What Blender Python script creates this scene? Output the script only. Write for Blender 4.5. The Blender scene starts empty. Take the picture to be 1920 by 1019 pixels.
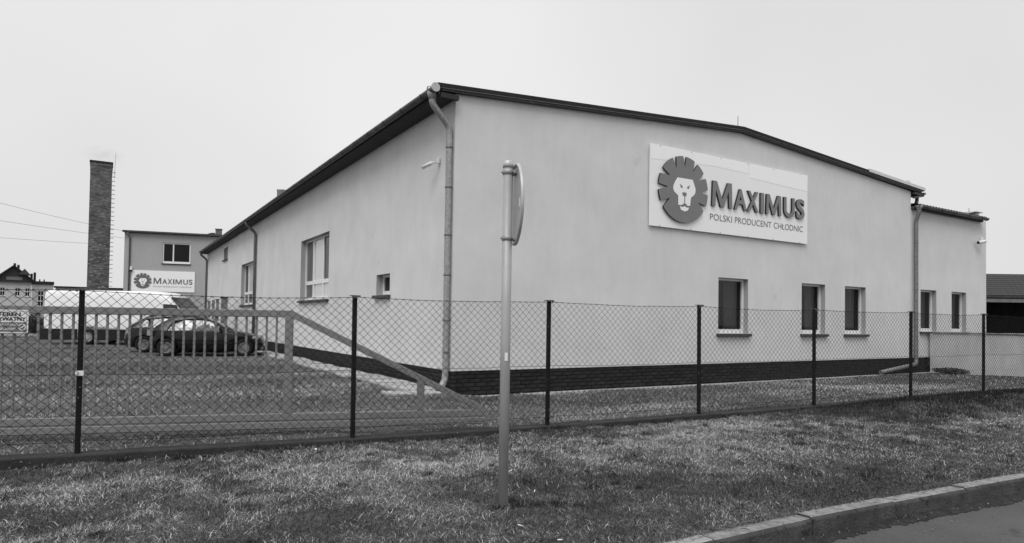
import bpy, bmesh, math, random
import numpy as np
from mathutils import Vector, Matrix

S = bpy.context.scene
COL = S.collection
rnd = random.Random(7)
rng = np.random.default_rng(11)
R = math.radians

# ---------------------------------------------------------------- camera
cam_d = bpy.data.cameras.new('camera')
cam = bpy.data.objects.new('camera', cam_d)
COL.objects.link(cam)
S.camera = cam
_yaw, _pit, _rol = R(31.423), R(1.3636), R(0.8668)
_f = Vector((math.sin(_yaw) * math.cos(_pit), math.cos(_yaw) * math.cos(_pit), math.sin(_pit)))
_r = Vector((math.cos(_yaw), -math.sin(_yaw), 0))
_u = _r.cross(_f)
_r2 = math.cos(_rol) * _r + math.sin(_rol) * _u
_u2 = -math.sin(_rol) * _r + math.cos(_rol) * _u
cam.matrix_world = Matrix(((_r2.x, _u2.x, -_f.x, 0), (_r2.y, _u2.y, -_f.y, 0), (_r2.z, _u2.z, -_f.z, 1.35), (0, 0, 0, 1)))
cam_d.sensor_width = 36.0
cam_d.lens = 1233.69 / 1920 * 36.0
cam_d.shift_y = (573.43 - 509.5) / 1920.0
cam_d.clip_start = 0.05
cam_d.clip_end = 3000

# ---------------------------------------------------------------- sky, sun, exposure
SUN_EL, SUN_AZ = 56.0, 230.0
w = bpy.data.worlds.new('World')
S.world = w
w.use_nodes = True
nt = w.node_tree
for n in list(nt.nodes):
    nt.nodes.remove(n)
wo = nt.nodes.new('ShaderNodeOutputWorld')
bg = nt.nodes.new('ShaderNodeBackground')
bg.inputs['Strength'].default_value = 0.077
sky = nt.nodes.new('ShaderNodeTexSky')
sky.sky_type = 'NISHITA'
sky.sun_disc = False
sky.sun_elevation = R(SUN_EL)
sky.sun_rotation = R(SUN_AZ)
sky.air_density = 1.0
sky.dust_density = 4.0
bw = nt.nodes.new('ShaderNodeRGBToBW')
tc = nt.nodes.new('ShaderNodeTexCoord')
no = nt.nodes.new('ShaderNodeTexNoise')
no.inputs['Scale'].default_value = 1.1
no.inputs['Detail'].default_value = 3.0
mr = nt.nodes.new('ShaderNodeMapRange')
mr.inputs['From Min'].default_value = 0.3
mr.inputs['From Max'].default_value = 0.7
mr.inputs['To Min'].default_value = 7.0
mr.inputs['To Max'].default_value = 8.9
mx = nt.nodes.new('ShaderNodeMix')
mx.inputs[0].default_value = 0.92          # a closed overcast layer over the clear sky
nt.links.new(tc.outputs['Generated'], no.inputs['Vector'])
nt.links.new(no.outputs['Fac'], mr.inputs['Value'])
nt.links.new(sky.outputs['Color'], bw.inputs['Color'])
nt.links.new(bw.outputs['Val'], mx.inputs[2])
nt.links.new(mr.outputs['Result'], mx.inputs[3])
nt.links.new(mx.outputs[0], bg.inputs['Color'])
nt.links.new(bg.outputs['Background'], wo.inputs['Surface'])

sun_d = bpy.data.lights.new('sun', 'SUN')
sun_d.energy = 1.5
sun_d.angle = R(40)
sun_d.color = (1, 1, 1)
sun = bpy.data.objects.new('sun', sun_d)
COL.objects.link(sun)
_sd = Vector((math.sin(R(SUN_AZ)) * math.cos(R(SUN_EL)), math.cos(R(SUN_AZ)) * math.cos(R(SUN_EL)), math.sin(R(SUN_EL))))
sun.rotation_euler = (-_sd).to_track_quat('-Z', 'Y').to_euler()
S.view_settings.view_transform = 'Standard'
S.view_settings.look = 'None'
S.view_settings.exposure = 0.40
S.view_settings.gamma = 1.0
S.view_settings.use_curve_mapping = False

# ---------------------------------------------------------------- materials (the photograph is black and white)
def mat(name, g, rough=0.8, var=0.0, scale=4.0, bump=0.0, bscale=40.0, metal=0.0, spec=0.3, stretch=(1, 1, 1),
        spots=None, detail=6.0, attr=None, streak=0.0, coat=0.0):
    m = bpy.data.materials.new(name)
    m.use_nodes = True
    t = m.node_tree
    p = t.nodes['Principled BSDF']
    p.inputs['Roughness'].default_value = rough
    p.inputs['Metallic'].default_value = metal
    p.inputs['Specular IOR Level'].default_value = spec
    p.inputs['Coat Weight'].default_value = coat
    p.inputs['Base Color'].default_value = (g, g, g, 1)
    L = t.links.new
    co = t.nodes.new('ShaderNodeTexCoord')
    mp = t.nodes.new('ShaderNodeMapping')
    mp.inputs['Scale'].default_value = stretch
    L(co.outputs['Object'], mp.inputs['Vector'])
    out = None
    if attr:
        a = t.nodes.new('ShaderNodeAttribute')
        a.attribute_name = attr
        out = a.outputs['Fac']
    if var:
        n = t.nodes.new('ShaderNodeTexNoise')
        n.inputs['Scale'].default_value = scale
        n.inputs['Detail'].default_value = detail
        n.inputs['Roughness'].default_value = 0.6
        L(mp.outputs['Vector'], n.inputs['Vector'])
        q = t.nodes.new('ShaderNodeMapRange')
        q.inputs['From Min'].default_value = 0.28
        q.inputs['From Max'].default_value = 0.72
        q.inputs['To Min'].default_value = g * (1 - var)
        q.inputs['To Max'].default_value = g * (1 + var)
        L(n.outputs['Fac'], q.inputs['Value'])
        out = q.outputs['Result']
    if streak:
        n = t.nodes.new('ShaderNodeTexNoise')
        n.inputs['Scale'].default_value = 1.0
        n.inputs['Detail'].default_value = 5.0
        m2 = t.nodes.new('ShaderNodeMapping')
        m2.inputs['Scale'].default_value = (6.5, 6.5, 1.4)
        L(co.outputs['Object'], m2.inputs['Vector'])
        L(m2.outputs['Vector'], n.inputs['Vector'])
        q = t.nodes.new('ShaderNodeMapRange')
        q.inputs['From Min'].default_value = 0.3
        q.inputs['From Max'].default_value = 0.7
        q.inputs['To Min'].default_value = 1 - streak
        q.inputs['To Max'].default_value = 1 + streak * 0.5
        L(n.outputs['Fac'], q.inputs['Value'])
        x = t.nodes.new('ShaderNodeMath')
        x.operation = 'MULTIPLY'
        L(out, x.inputs[0])
        L(q.outputs['Result'], x.inputs[1])
        out = x.outputs[0]
    if spots:                                # (scale, threshold, value): chips, grit, rust, stains
        for sc, th, val in spots:
            n = t.nodes.new('ShaderNodeTexNoise')
            n.inputs['Scale'].default_value = sc
            n.inputs['Detail'].default_value = 3.0
            L(co.outputs['Object'], n.inputs['Vector'])
            q = t.nodes.new('ShaderNodeMapRange')
            q.inputs['From Min'].default_value = th
            q.inputs['From Max'].default_value = th + 0.05
            L(n.outputs['Fac'], q.inputs['Value'])
            x = t.nodes.new('ShaderNodeMix')
            L(q.outputs['Result'], x.inputs[0])
            if out is not None:
                L(out, x.inputs[2])
            else:
                x.inputs[2].default_value = g
            x.inputs[3].default_value = val
            out = x.outputs[0]
    if out is not None:
        L(out, p.inputs['Base Color'])
    if bump:
        n = t.nodes.new('ShaderNodeTexNoise')
        n.inputs['Scale'].default_value = bscale
        n.inputs['Detail'].default_value = 4.0
        L(mp.outputs['Vector'], n.inputs['Vector'])
        b = t.nodes.new('ShaderNodeBump')
        b.inputs['Strength'].default_value = bump
        b.inputs['Distance'].default_value = 0.02
        L(n.outputs['Fac'], b.inputs['Height'])
        L(b.outputs['Normal'], p.inputs['Normal'])
    return m

M = {}
M['stucco'] = mat('stucco', 0.68, 0.95, 0.07, 0.9, 0.3, 70, spec=0.1, streak=0.03, spots=[(1.7, 0.70, 0.62), (6.0, 0.74, 0.58)], detail=12.0)
M['stucco_grey'] = mat('stucco_grey', 0.40, 0.95, 0.05, 0.7, 0.2, 60, spec=0.1, streak=0.04)
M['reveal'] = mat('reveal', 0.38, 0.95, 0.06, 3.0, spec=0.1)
M['brick'] = mat('brick', 0.024, 0.8, 0.45, 9.0, 0.4, 60, spec=0.25)
M['mortar'] = mat('mortar', 0.012, 0.95, 0.3, 12)
M['roof'] = mat('roof_felt', 0.022, 0.85, 0.35, 3.0, 0.3, 30, spots=[(14, 0.68, 0.08)])
M['fascia'] = mat('fascia', 0.055, 0.6, 0.35, 2.0, spots=[(7, 0.66, 0.16)])
M['flash'] = mat('light_flashing', 0.62, 0.45, 0.08, 2.0, spec=0.5)
M['gutter'] = mat('gutter_zinc', 0.13, 0.5, 0.3, 5.0, metal=0.3, spots=[(20, 0.66, 0.2)])
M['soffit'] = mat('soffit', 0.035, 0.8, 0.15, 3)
M['zinc'] = mat('downpipe_zinc', 0.34, 0.5, 0.25, 16.0, 0.15, 50, metal=0.35, spots=[(45, 0.60, 0.18), (30, 0.66, 0.55)])
M['zinc_mid'] = mat('downpipe_mid', 0.20, 0.5, 0.3, 14.0, metal=0.35, spots=[(40, 0.62, 0.11)])
M['zinc_dark'] = mat('downpipe_dark', 0.16, 0.5, 0.25, 10.0, metal=0.35)
M['pvc'] = mat('window_pvc', 0.80, 0.35, 0.03, 3, spec=0.5)
M['glass'] = mat('window_glass', 0.012, 0.06, 0.3, 0.8, spec=0.16)
M['blind'] = mat('blind_behind_glass', 0.55, 0.12, 0.05, 2, spec=0.5, coat=0.3)
M['curtain'] = mat('dim_curtain_glass', 0.10, 0.08, 0.2, 2.5, spec=0.5)
M['sill'] = mat('window_sill', 0.06, 0.6, 0.3, 6)
M['board'] = mat('sign_board', 0.90, 0.4, 0.02, 1.0, spec=0.4)
M['film'] = mat('sign_film', 0.95, 0.35, 0.02, 1.0, spec=0.5)
M['emblem'] = mat('emblem_face', 0.19, 0.45, 0.06, 3, spec=0.4)
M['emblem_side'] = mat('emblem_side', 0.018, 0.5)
M['print'] = mat('sign_print', 0.15, 0.5)
M['white'] = mat('white_paint', 0.78, 0.4, 0.04, 4, spec=0.4)
M['black'] = mat('black_plastic', 0.012, 0.5)
M['post'] = mat('fence_post_paint', 0.007, 0.8, 0.4, 20, 0.3, 70, spots=[(38, 0.66, 0.16), (90, 0.68, 0.10)])
M['cap'] = mat('rusty_cap', 0.10, 0.8, 0.5, 25, 0.4, 60)
M['wire'] = mat('mesh_wire', 0.016, 0.8, 0.4, 6, spec=0.2)
M['footing'] = mat('footing_concrete', 0.036, 0.95, 0.35, 4.0, 0.5, 40, spots=[(9, 0.62, 0.04), (35, 0.68, 0.2)])
M['gate'] = mat('gate_grey_paint', 0.20, 0.6, 0.12, 8, 0.12, 60, spots=[(40, 0.70, 0.11)])
M['gate_rail'] = mat('gate_rail_paint', 0.20, 0.6, 0.12, 8)
M['pole'] = mat('pole_zinc', 0.36, 0.5, 0.16, 14, 0.05, 60, metal=0.15, spots=[(55, 0.68, 0.26)], stretch=(1, 1, 0.2))
M['sign_back'] = mat('sign_back_zinc', 0.42, 0.45, 0.1, 6, metal=0.2)
M['sign_rim'] = mat('sign_rim', 0.50, 0.4, 0.1, 6, metal=0.2)
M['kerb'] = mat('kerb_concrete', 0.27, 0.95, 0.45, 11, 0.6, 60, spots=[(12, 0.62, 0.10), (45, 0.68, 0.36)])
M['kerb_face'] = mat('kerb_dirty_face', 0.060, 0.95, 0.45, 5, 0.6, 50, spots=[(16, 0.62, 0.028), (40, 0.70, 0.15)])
M['slab'] = mat('paving_slab', 0.40, 0.95, 0.25, 3.5, 0.4, 40, spots=[(16, 0.66, 0.12)])
M['ledge'] = mat('ledge_concrete', 0.36, 0.95, 0.3, 6, 0.4, 40, spots=[(12, 0.64, 0.12)])
M['asphalt'] = mat('asphalt', 0.100, 0.9, 0.22, 1.2, 0.7, 140, spots=[(95, 0.63, 0.17), (60, 0.66, 0.045), (30, 0.74, 0.26), (3.0, 0.66, 0.07)])
M['grit'] = mat('gutter_dirt', 0.030, 1.0, 0.6, 14, 1.0, 60, spots=[(60, 0.68, 0.16)])
M['tone'] = mat('grass_blades', 0.1, 0.75, spec=0.15, attr='tone')
M['pebble'] = mat('pebble', 0.20, 0.9, 0.6, 30)
M['litter'] = mat('litter_paper', 0.80, 0.7)
M['wall_white'] = mat('boundary_render', 0.58, 0.95, 0.12, 1.4, 0.3, 60, streak=0.08)
M['coping'] = mat('coping_tile', 0.20, 0.7, 0.4, 5, 0.3, 30)
M['tile'] = mat('roof_tile', 0.048, 0.85, 0.5, 7, 0.7, 14)
M['timber'] = mat('dark_timber', 0.02, 0.8, 0.5, 6, stretch=(1, 1, .2))
M['timber_l'] = mat('grey_timber', 0.16, 0.8, 0.3, 6)
M['car_dark'] = mat('car_paint_dark', 0.007, 0.28, spec=0.3, coat=0.25)
M['car_dark2'] = mat('car_paint_charcoal', 0.012, 0.28, spec=0.3, coat=0.25)
M['carglass'] = mat('car_glass', 0.02, 0.05, spec=0.7)
M['rubber'] = mat('tyre_rubber', 0.012, 0.85)
M['rim'] = mat('wheel_rim', 0.22, 0.35, metal=0.4)
M['lamp'] = mat('lamp_lens', 0.30, 0.15, spec=0.6)
M['van'] = mat('van_white', 0.86, 0.3, 0.03, 2, spec=0.5)
M['house'] = mat('house_render', 0.52, 0.95, 0.08, 0.6)
M['house_dim'] = mat('house_render_grey', 0.40, 0.95, 0.08, 0.6)
M['chim_mortar'] = mat('old_mortar', 0.12, 0.95, 0.4, 3)
M['shrub'] = mat('shrub_leaves', 0.03, 0.7, spec=0.2, attr='tone')
M['bark'] = mat('bark', 0.04, 0.9, 0.3, 10)

def brick_mat():
    m = bpy.data.materials.new('chimney_brick')
    m.use_nodes = True
    t = m.node_tree
    p = t.nodes['Principled BSDF']
    p.inputs['Roughness'].default_value = 0.9
    L = t.links.new
    co = t.nodes.new('ShaderNodeTexCoord')
    sp = t.nodes.new('ShaderNodeSeparateXYZ')
    L(co.outputs['Object'], sp.inputs[0])
    ad = t.nodes.new('ShaderNodeMath'); ad.operation = 'ADD'
    L(sp.outputs['X'], ad.inputs[0]); L(sp.outputs['Y'], ad.inputs[1])
    cb = t.nodes.new('ShaderNodeCombineXYZ')
    L(ad.outputs[0], cb.inputs['X']); L(sp.outputs['Z'], cb.inputs['Y'])
    br = t.nodes.new('ShaderNodeTexBrick')
    br.inputs['Scale'].default_value = 1.0
    br.inputs['Brick Width'].default_value = 0.26
    br.inputs['Row Height'].default_value = 0.078
    br.inputs['Mortar Size'].default_value = 0.006
    br.inputs['Bias'].default_value = -0.2
    br.inputs['Color1'].default_value = (.065, .065, .065, 1)
    br.inputs['Color2'].default_value = (.20, .20, .20, 1)
    br.inputs['Mortar'].default_value = (.15, .15, .15, 1)
    L(cb.outputs[0], br.inputs['Vector'])
    n = t.nodes.new('ShaderNodeTexNoise'); n.inputs['Scale'].default_value = 1.3; n.inputs['Detail'].default_value = 8
    L(co.outputs['Object'], n.inputs['Vector'])
    q = t.nodes.new('ShaderNodeMapRange')
    q.inputs['From Min'].default_value = .3; q.inputs['From Max'].default_value = .7
    q.inputs['To Min'].default_value = .55; q.inputs['To Max'].default_value = 1.3
    L(n.outputs['Fac'], q.inputs['Value'])
    mm = t.nodes.new('ShaderNodeMix'); mm.data_type = 'RGBA'; mm.blend_type = 'MULTIPLY'; mm.inputs[0].default_value = 1
    L(br.outputs['Color'], mm.inputs[6]); L(q.outputs['Result'], mm.inputs[7])
    L(mm.outputs[2], p.inputs['Base Color'])
    return m
M['chimney'] = brick_mat()
def glass_mat(name, t, refl):
    m = bpy.data.materials.new(name); m.use_nodes = True
    q = m.node_tree; o = q.nodes['Material Output']
    a = q.nodes.new('ShaderNodeBsdfTransparent'); a.inputs[0].default_value = (t, t, t, 1)
    g = q.nodes.new('ShaderNodeBsdfGlossy'); g.inputs['Roughness'].default_value = .02
    x = q.nodes.new('ShaderNodeMixShader'); x.inputs[0].default_value = refl
    q.links.new(a.outputs[0], x.inputs[1]); q.links.new(g.outputs[0], x.inputs[2]); q.links.new(x.outputs[0], o.inputs['Surface'])
    return m
M['clear'] = glass_mat('clear_glass', .93, .12)
M['room_glass'] = glass_mat('room_glass', .80, .035)
M['net'] = mat('net_curtain', 0.11, 0.95, 0.3, 3, stretch=(9, 9, .3))

def ground_mat():
    m = bpy.data.materials.new('ground_turf')
    m.use_nodes = True
    t = m.node_tree
    p = t.nodes['Principled BSDF']
    p.inputs['Roughness'].default_value = 1.0
    p.inputs['Specular IOR Level'].default_value = 0.05
    L = t.links.new
    co = t.nodes.new('ShaderNodeTexCoord')
    def nz(s, d, lo, hi, a, b):
        n = t.nodes.new('ShaderNodeTexNoise')
        n.inputs['Scale'].default_value = s; n.inputs['Detail'].default_value = d; n.inputs['Roughness'].default_value = 0.65
        L(co.outputs['Object'], n.inputs['Vector'])
        q = t.nodes.new('ShaderNodeMapRange')
        q.inputs['From Min'].default_value = lo; q.inputs['From Max'].default_value = hi
        q.inputs['To Min'].default_value = a; q.inputs['To Max'].default_value = b
        L(n.outputs['Fac'], q.inputs['Value'])
        return q.outputs['Result'], n.outputs['Fac']
    a, _ = nz(0.55, 5, .3, .7, 0.052, 0.17)
    b, _ = nz(9.0, 8, .3, .7, 0.55, 1.45)
    c, f = nz(55.0, 4, .35, .65, 0.6, 1.4)
    x = t.nodes.new('ShaderNodeMath'); x.operation = 'MULTIPLY'; L(a, x.inputs[0]); L(b, x.inputs[1])
    y = t.nodes.new('ShaderNodeMath'); y.operation = 'MULTIPLY'; L(x.outputs[0], y.inputs[0]); L(c, y.inputs[1])
    L(y.outputs[0], p.inputs['Base Color'])
    bu = t.nodes.new('ShaderNodeBump'); bu.inputs['Strength'].default_value = 0.8; bu.inputs['Distance'].default_value = 0.03
    L(f, bu.inputs['Height']); L(bu.outputs['Normal'], p.inputs['Normal'])
    return m
M['ground'] = ground_mat()
def vary_by_object(m, lo, hi):
    # every brick has its own firing tone
    t = m.node_tree; p = t.nodes['Principled BSDF']
    src = p.inputs['Base Color'].links[0].from_socket
    oi = t.nodes.new('ShaderNodeObjectInfo'); q = t.nodes.new('ShaderNodeMapRange'); q.inputs['To Min'].default_value = lo; q.inputs['To Max'].default_value = hi
    x = t.nodes.new('ShaderNodeMath'); x.operation = 'MULTIPLY'
    t.links.new(oi.outputs['Random'], q.inputs['Value']); t.links.new(src, x.inputs[0]); t.links.new(q.outputs['Result'], x.inputs[1]); t.links.new(x.outputs[0], p.inputs['Base Color'])
vary_by_object(M['brick'], .7, 1.25)
vary_by_object(M['kerb'], .8, 1.2)
vary_by_object(M['slab'], .75, 1.15)

# ---------------------------------------------------------------- builders
def put(o, parent=None):
    COL.objects.link(o)
    if parent is not None:
        o.parent = parent
    return o

def tag(o, label=None, cat=None, group=None, kind=None):
    if label: o['label'] = label
    if cat: o['category'] = cat
    if group: o['group'] = group
    if kind: o['kind'] = kind
    return o

def empty(name, loc=(0, 0, 0), rz=0.0, label=None, cat=None, group=None, kind=None):
    o = bpy.data.objects.new(name, None)
    o.empty_display_size = 0.2
    o.location = loc
    o.rotation_euler = (0, 0, rz)
    put(o)
    return tag(o, label, cat, group, kind)

ID = lambda u, d, z: (u, d, z)
FAC = lambda u, d, z: (u, 11.07 - d, z)          # street front of the hall
SID = lambda u, d, z: (5.455 - d, u, z)          # yard side of the hall

class MB:
    def __init__(s):
        s.bm = bmesh.new()
    def face(s, pts, mi=0):
        vs = [s.bm.verts.new(p) for p in pts]
        f = s.bm.faces.new(vs); f.material_index = mi
        return f
    def box(s, u0, u1, d0, d1, z0, z1, mp=ID, mi=0):
        c = [s.bm.verts.new(mp(u, d, z)) for u in (u0, u1) for d in (d0, d1) for z in (z0, z1)]
        for q in ((0, 1, 3, 2), (4, 6, 7, 5), (0, 4, 5, 1), (2, 3, 7, 6), (0, 2, 6, 4), (1, 5, 7, 3)):
            f = s.bm.faces.new([c[i] for i in q]); f.material_index = mi
        return s
    def bar(s, a, b, w, h=None, up=(0, 0, 1), mi=0):
        a, b = Vector(a), Vector(b); h = h or w
        d = (b - a).normalized(); x = d.cross(Vector(up))
        if x.length < 1e-4: x = d.cross(Vector((1, 0, 0)))
        x.normalize(); y = x.cross(d).normalized()
        c = [s.bm.verts.new(p + x * (i * w / 2) + y * (j * h / 2)) for p in (a, b) for i, j in ((-1, -1), (1, -1), (1, 1), (-1, 1))]
        for q in ((3, 2, 1, 0), (4, 5, 6, 7), (0, 1, 5, 4), (1, 2, 6, 5), (2, 3, 7, 6), (3, 0, 4, 7)):
            f = s.bm.faces.new([c[i] for i in q]); f.material_index = mi
        return s
    def tube(s, pts, r, n=12, mi=0, half=False):
        pts = [Vector(p) for p in pts]
        rs = r if isinstance(r, (list, tuple)) else [r] * len(pts)
        rings = []
        px = None
        for i, p in enumerate(pts):
            d = (pts[min(i + 1, len(pts) - 1)] - pts[max(i - 1, 0)]).normalized()
            if px is None:
                px = d.cross(Vector((0, 0, 1)))
                if px.length < 1e-3: px = d.cross(Vector((0, 1, 0)))
            px = (px - d * px.dot(d)).normalized()
            py = d.cross(px)
            rings.append([s.bm.verts.new(p + (px * math.cos(2 * math.pi * k / n) + py * math.sin(2 * math.pi * k / n)) * rs[i]) for k in range(n)])
        for a, b in zip(rings, rings[1:]):
            for k in range(n):
                f = s.bm.faces.new((a[k], a[(k + 1) % n], b[(k + 1) % n], b[k])); f.smooth = True; f.material_index = mi
        for rg, fl in ((rings[0], True), (rings[-1], False)):
            f = s.bm.faces.new(rg[::-1] if fl else rg); f.material_index = mi
        return s
    def prism(s, poly, d0, d1, mp=ID, mi=0, side=None):
        a = [s.bm.verts.new(mp(u, d0, z)) for u, z in poly]
        b = [s.bm.verts.new(mp(u, d1, z)) for u, z in poly]
        f = s.bm.faces.new(a); f.material_index = mi
        f = s.bm.faces.new(b[::-1]); f.material_index = mi
        n = len(poly)
        for i in range(n):
            f = s.bm.faces.new((a[i], b[i], b[(i + 1) % n], a[(i + 1) % n])); f.material_index = mi if side is None else side
        return s
    def lathe(s, prof, n=24, mp=lambda x, y, z: (x, y, z), mi=0, smooth=True):
        # prof: list of (r, h) about local axis z
        rings = []
        for r, h in prof:
            rings.append([s.bm.verts.new(mp(r * math.cos(2 * math.pi * k / n), r * math.sin(2 * math.pi * k / n), h)) for k in range(n)])
        for a, b in zip(rings, rings[1:]):
            for k in range(n):
                f = s.bm.faces.new((a[k], a[(k + 1) % n], b[(k + 1) % n], b[k])); f.smooth = smooth; f.material_index = mi
        for rg in (rings[0], rings[-1]):
            try:
                f = s.bm.faces.new(rg); f.material_index = mi
            except Exception:
                pass
        return s
    def mesh(s, name, mats, bevel=0.0):
        if bevel:
            bmesh.ops.bevel(s.bm, geom=list(s.bm.edges), offset=bevel, segments=1, affect='EDGES', clamp_overlap=True)
        bmesh.ops.remove_doubles(s.bm, verts=s.bm.verts, dist=1e-6)
        bmesh.ops.recalc_face_normals(s.bm, faces=s.bm.faces)
        me = bpy.data.meshes.new(name)
        s.bm.to_mesh(me); s.bm.free()
        for m_ in (mats if isinstance(mats, (list, tuple)) else [mats]):
            me.materials.append(M[m_] if isinstance(m_, str) else m_)
        return me
    def build(s, name, mats, parent=None, bevel=0.0):
        return put(bpy.data.objects.new(name, s.mesh(name, mats, bevel)), parent)

def np_mesh(name, verts, faces_flat, loop_tot, material, tone=None, smooth=False):
    me = bpy.data.meshes.new(name)
    nv, nf = len(verts), len(loop_tot)
    me.vertices.add(nv); me.vertices.foreach_set('co', np.asarray(verts, np.float32).ravel())
    me.loops.add(len(faces_flat)); me.loops.foreach_set('vertex_index', np.asarray(faces_flat, np.int32))
    me.polygons.add(nf)
    st = np.zeros(nf, np.int32); st[1:] = np.cumsum(loop_tot)[:-1]
    me.polygons.foreach_set('loop_start', st)
    me.polygons.foreach_set('loop_total', np.asarray(loop_tot, np.int32))
    if smooth: me.polygons.foreach_set('use_smooth', np.ones(nf, bool))
    if tone is not None:
        a = me.attributes.new('tone', 'FLOAT', 'POINT'); a.data.foreach_set('value', np.asarray(tone, np.float32))
    me.update(calc_edges=True); me.validate()
    me.materials.append(M[material])
    return me

_lat = np.random.default_rng(5).random((256, 256))
def vnoise(x, y, s=1.0, o=0):
    x = np.asarray(x) * s + 37.3 + o * 17.7; y = np.asarray(y) * s + 91.1 + o * 29.3
    xi = np.floor(x).astype(int); yi = np.floor(y).astype(int); fx = x - xi; fy = y - yi
    fx = fx * fx * (3 - 2 * fx); fy = fy * fy * (3 - 2 * fy)
    g = lambda a, b: _lat[a % 256, b % 256]
    return (g(xi, yi) * (1 - fx) + g(xi + 1, yi) * fx) * (1 - fy) + (g(xi, yi + 1) * (1 - fx) + g(xi + 1, yi + 1) * fx) * fy

# ---------------------------------------------------------------- lie of the land
def kerb_y(x):
    x = np.asarray(x, float)
    soft = np.log1p(np.exp(np.clip((x - 4.2) / 0.45, -40, 40))) * 0.45      # smooth bend from straight to a slight turn
    return 3.012 + 0.012 * np.minimum(x - 4.2, 0) - 0.070 * soft
def fence_y(x):
    return 7.137 - 0.0421 * np.asarray(x, float)
def foot_z(x):
    x = np.asarray(x, float)
    return np.interp(x, [-8, -1.5, 2.3, 5, 9.9, 12.7, 30], [0.14, 0.12, 0.055, 0.035, 0.03, 0.05, 0.05])
def gz(x, y):
    x = np.asarray(x, float); y = np.asarray(y, float)
    k = kerb_y(x); f = fence_y(x)
    und = (vnoise(x, y, 1.3) - 0.5) * 0.05 + (vnoise(x, y, 4.0, 3) - 0.5) * 0.022
    t = np.clip((y - k) / np.maximum(f - k, 0.1), 0, 1)
    edge = np.clip((y - k) / 0.4, 0, 1) * np.clip((f - y) / 0.3 + 1.2, 0.15, 1)
    verge = -0.015 + und * edge
    near_f = np.clip(1 - (f - y) / 0.8, 0, 1)
    verge = verge + near_f * (foot_z(x) - np.interp(x, [-2, 2.5, 5], [0.055, 0.05, 0.045]))
    bank = np.exp(-((y - (f - 0.8)) / 0.7) ** 2) * np.clip((x - 9.2) / 2.0, 0, 1) * 0.12
    verge = verge + bank * (0.6 + 0.8 * vnoise(x, y, 2.0, 5))
    yard = und * 0.8 + (foot_z(x) - 0.05) * np.clip(1 - (y - f) / 1.5, 0, 1) - 0.09 * np.clip((y - 8.0) / 3.0, 0, 1) * np.clip((x - 5.0) / 1.5, 0, 1)
    z = np.where(y < f, verge, yard)
    return np.where(y < k - 0.02, -0.30, z)

def axis(lo, hi, a, b, fine, grow=1.35):
    v = list(np.arange(a, b + 1e-6, fine)); s = fine
    x = a
    while x > lo:
        s *= grow; x -= s; v.insert(0, max(x, lo))
    s = fine; x = b
    while x < hi:
        s *= grow; x += s; v.append(min(x, hi))
    return np.array(v)
ax = axis(-700, 700, -4, 23, 0.16)
ay = axis(-500, 900, 2.4, 12.5, 0.10)
gx, gy = np.meshgrid(ax, ay, indexing='ij')
gv = np.stack([gx, gy, gz(gx, gy)], -1).reshape(-1, 3)
na, nb = len(ax), len(ay)
ii, jj = np.meshgrid(np.arange(na - 1), np.arange(nb - 1), indexing='ij')
i0 = (ii * nb + jj).ravel()
fq = np.stack([i0, i0 + nb, i0 + nb + 1, i0 + 1], 1).ravel()
ground = put(bpy.data.objects.new('ground', np_mesh('ground', gv, fq, np.full(len(i0), 4), 'ground', smooth=True)))
tag(ground, 'mown grass verge and yard ground around the hall', 'ground', kind='structure')

# road
b = MB()
xs = list(np.linspace(-60, 60, 121))
for x0, x1 in zip(xs, xs[1:]):
    b.face([(x0, float(kerb_y(x0)) - 7.2, -0.125), (x1, float(kerb_y(x1)) - 7.2, -0.125), (x1, float(kerb_y(x1)) - 0.10, -0.125), (x0, float(kerb_y(x0)) - 0.10, -0.125)])
tag(b.build('road', 'asphalt'), 'worn grey asphalt road beside the kerb', 'road', kind='structure')
# strip of washed-up dirt along the kerb foot (ragged edge)
b = MB()
xs = list(np.linspace(-2, 14, 900))
dw = lambda x: 0.05 + 0.09 * float(vnoise(x, 0, 1.1, 2)) + 0.03 * float(vnoise(x, 3, 9, 2)) + 0.05 * float(vnoise(x, 7, 38, 2))
for x0, x1 in zip(xs, xs[1:]):
    k0, k1 = float(kerb_y(x0)) - 0.13, float(kerb_y(x1)) - 0.13
    b.face([(x0, k0 - dw(x0), -0.121), (x1, k1 - dw(x1), -0.121), (x1, k1, -0.112), (x0, k0, -0.112)])
tag(b.build('gutter_dirt', 'grit'), 'dark dirt washed along the foot of the kerb', 'dirt', kind='stuff')

# kerb stones
kerb = empty('kerb', (3.2, 3.0, 0), 0, 'row of weathered concrete kerb stones beside the road', 'kerb', kind='structure')
for k in range(-5, 14):
    x0 = 3.27 + 0.97 * k + 0.004; x1 = x0 + 0.97 - rnd.uniform(0.008, 0.016)
    ya, yb = float(kerb_y(x0)), float(kerb_y(x1))
    dz = rnd.uniform(-0.006, 0.006)
    b = MB()
    c = []
    for (x, y) in ((x0, ya), (x1, yb)):
        for (dy, z) in ((0, -0.25), (0, 0.002 + dz), (-0.115, 0.004 + dz), (-0.138, -0.018 + dz), (-0.145, -0.25)):
            c.append(b.bm.verts.new((x, y + dy, z)))
    for i in range(5):
        j = (i + 1) % 5
        b.bm.faces.new((c[i], c[j], c[5 + j], c[5 + i]))
    b.bm.faces.new(c[:5]); b.bm.faces.new(c[5:][::-1])
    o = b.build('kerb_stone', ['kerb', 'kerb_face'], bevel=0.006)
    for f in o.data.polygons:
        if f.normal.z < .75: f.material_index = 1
    o.parent = kerb; o.matrix_parent_inverse = Matrix.Translation((-3.2, -3.0, 0))
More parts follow.
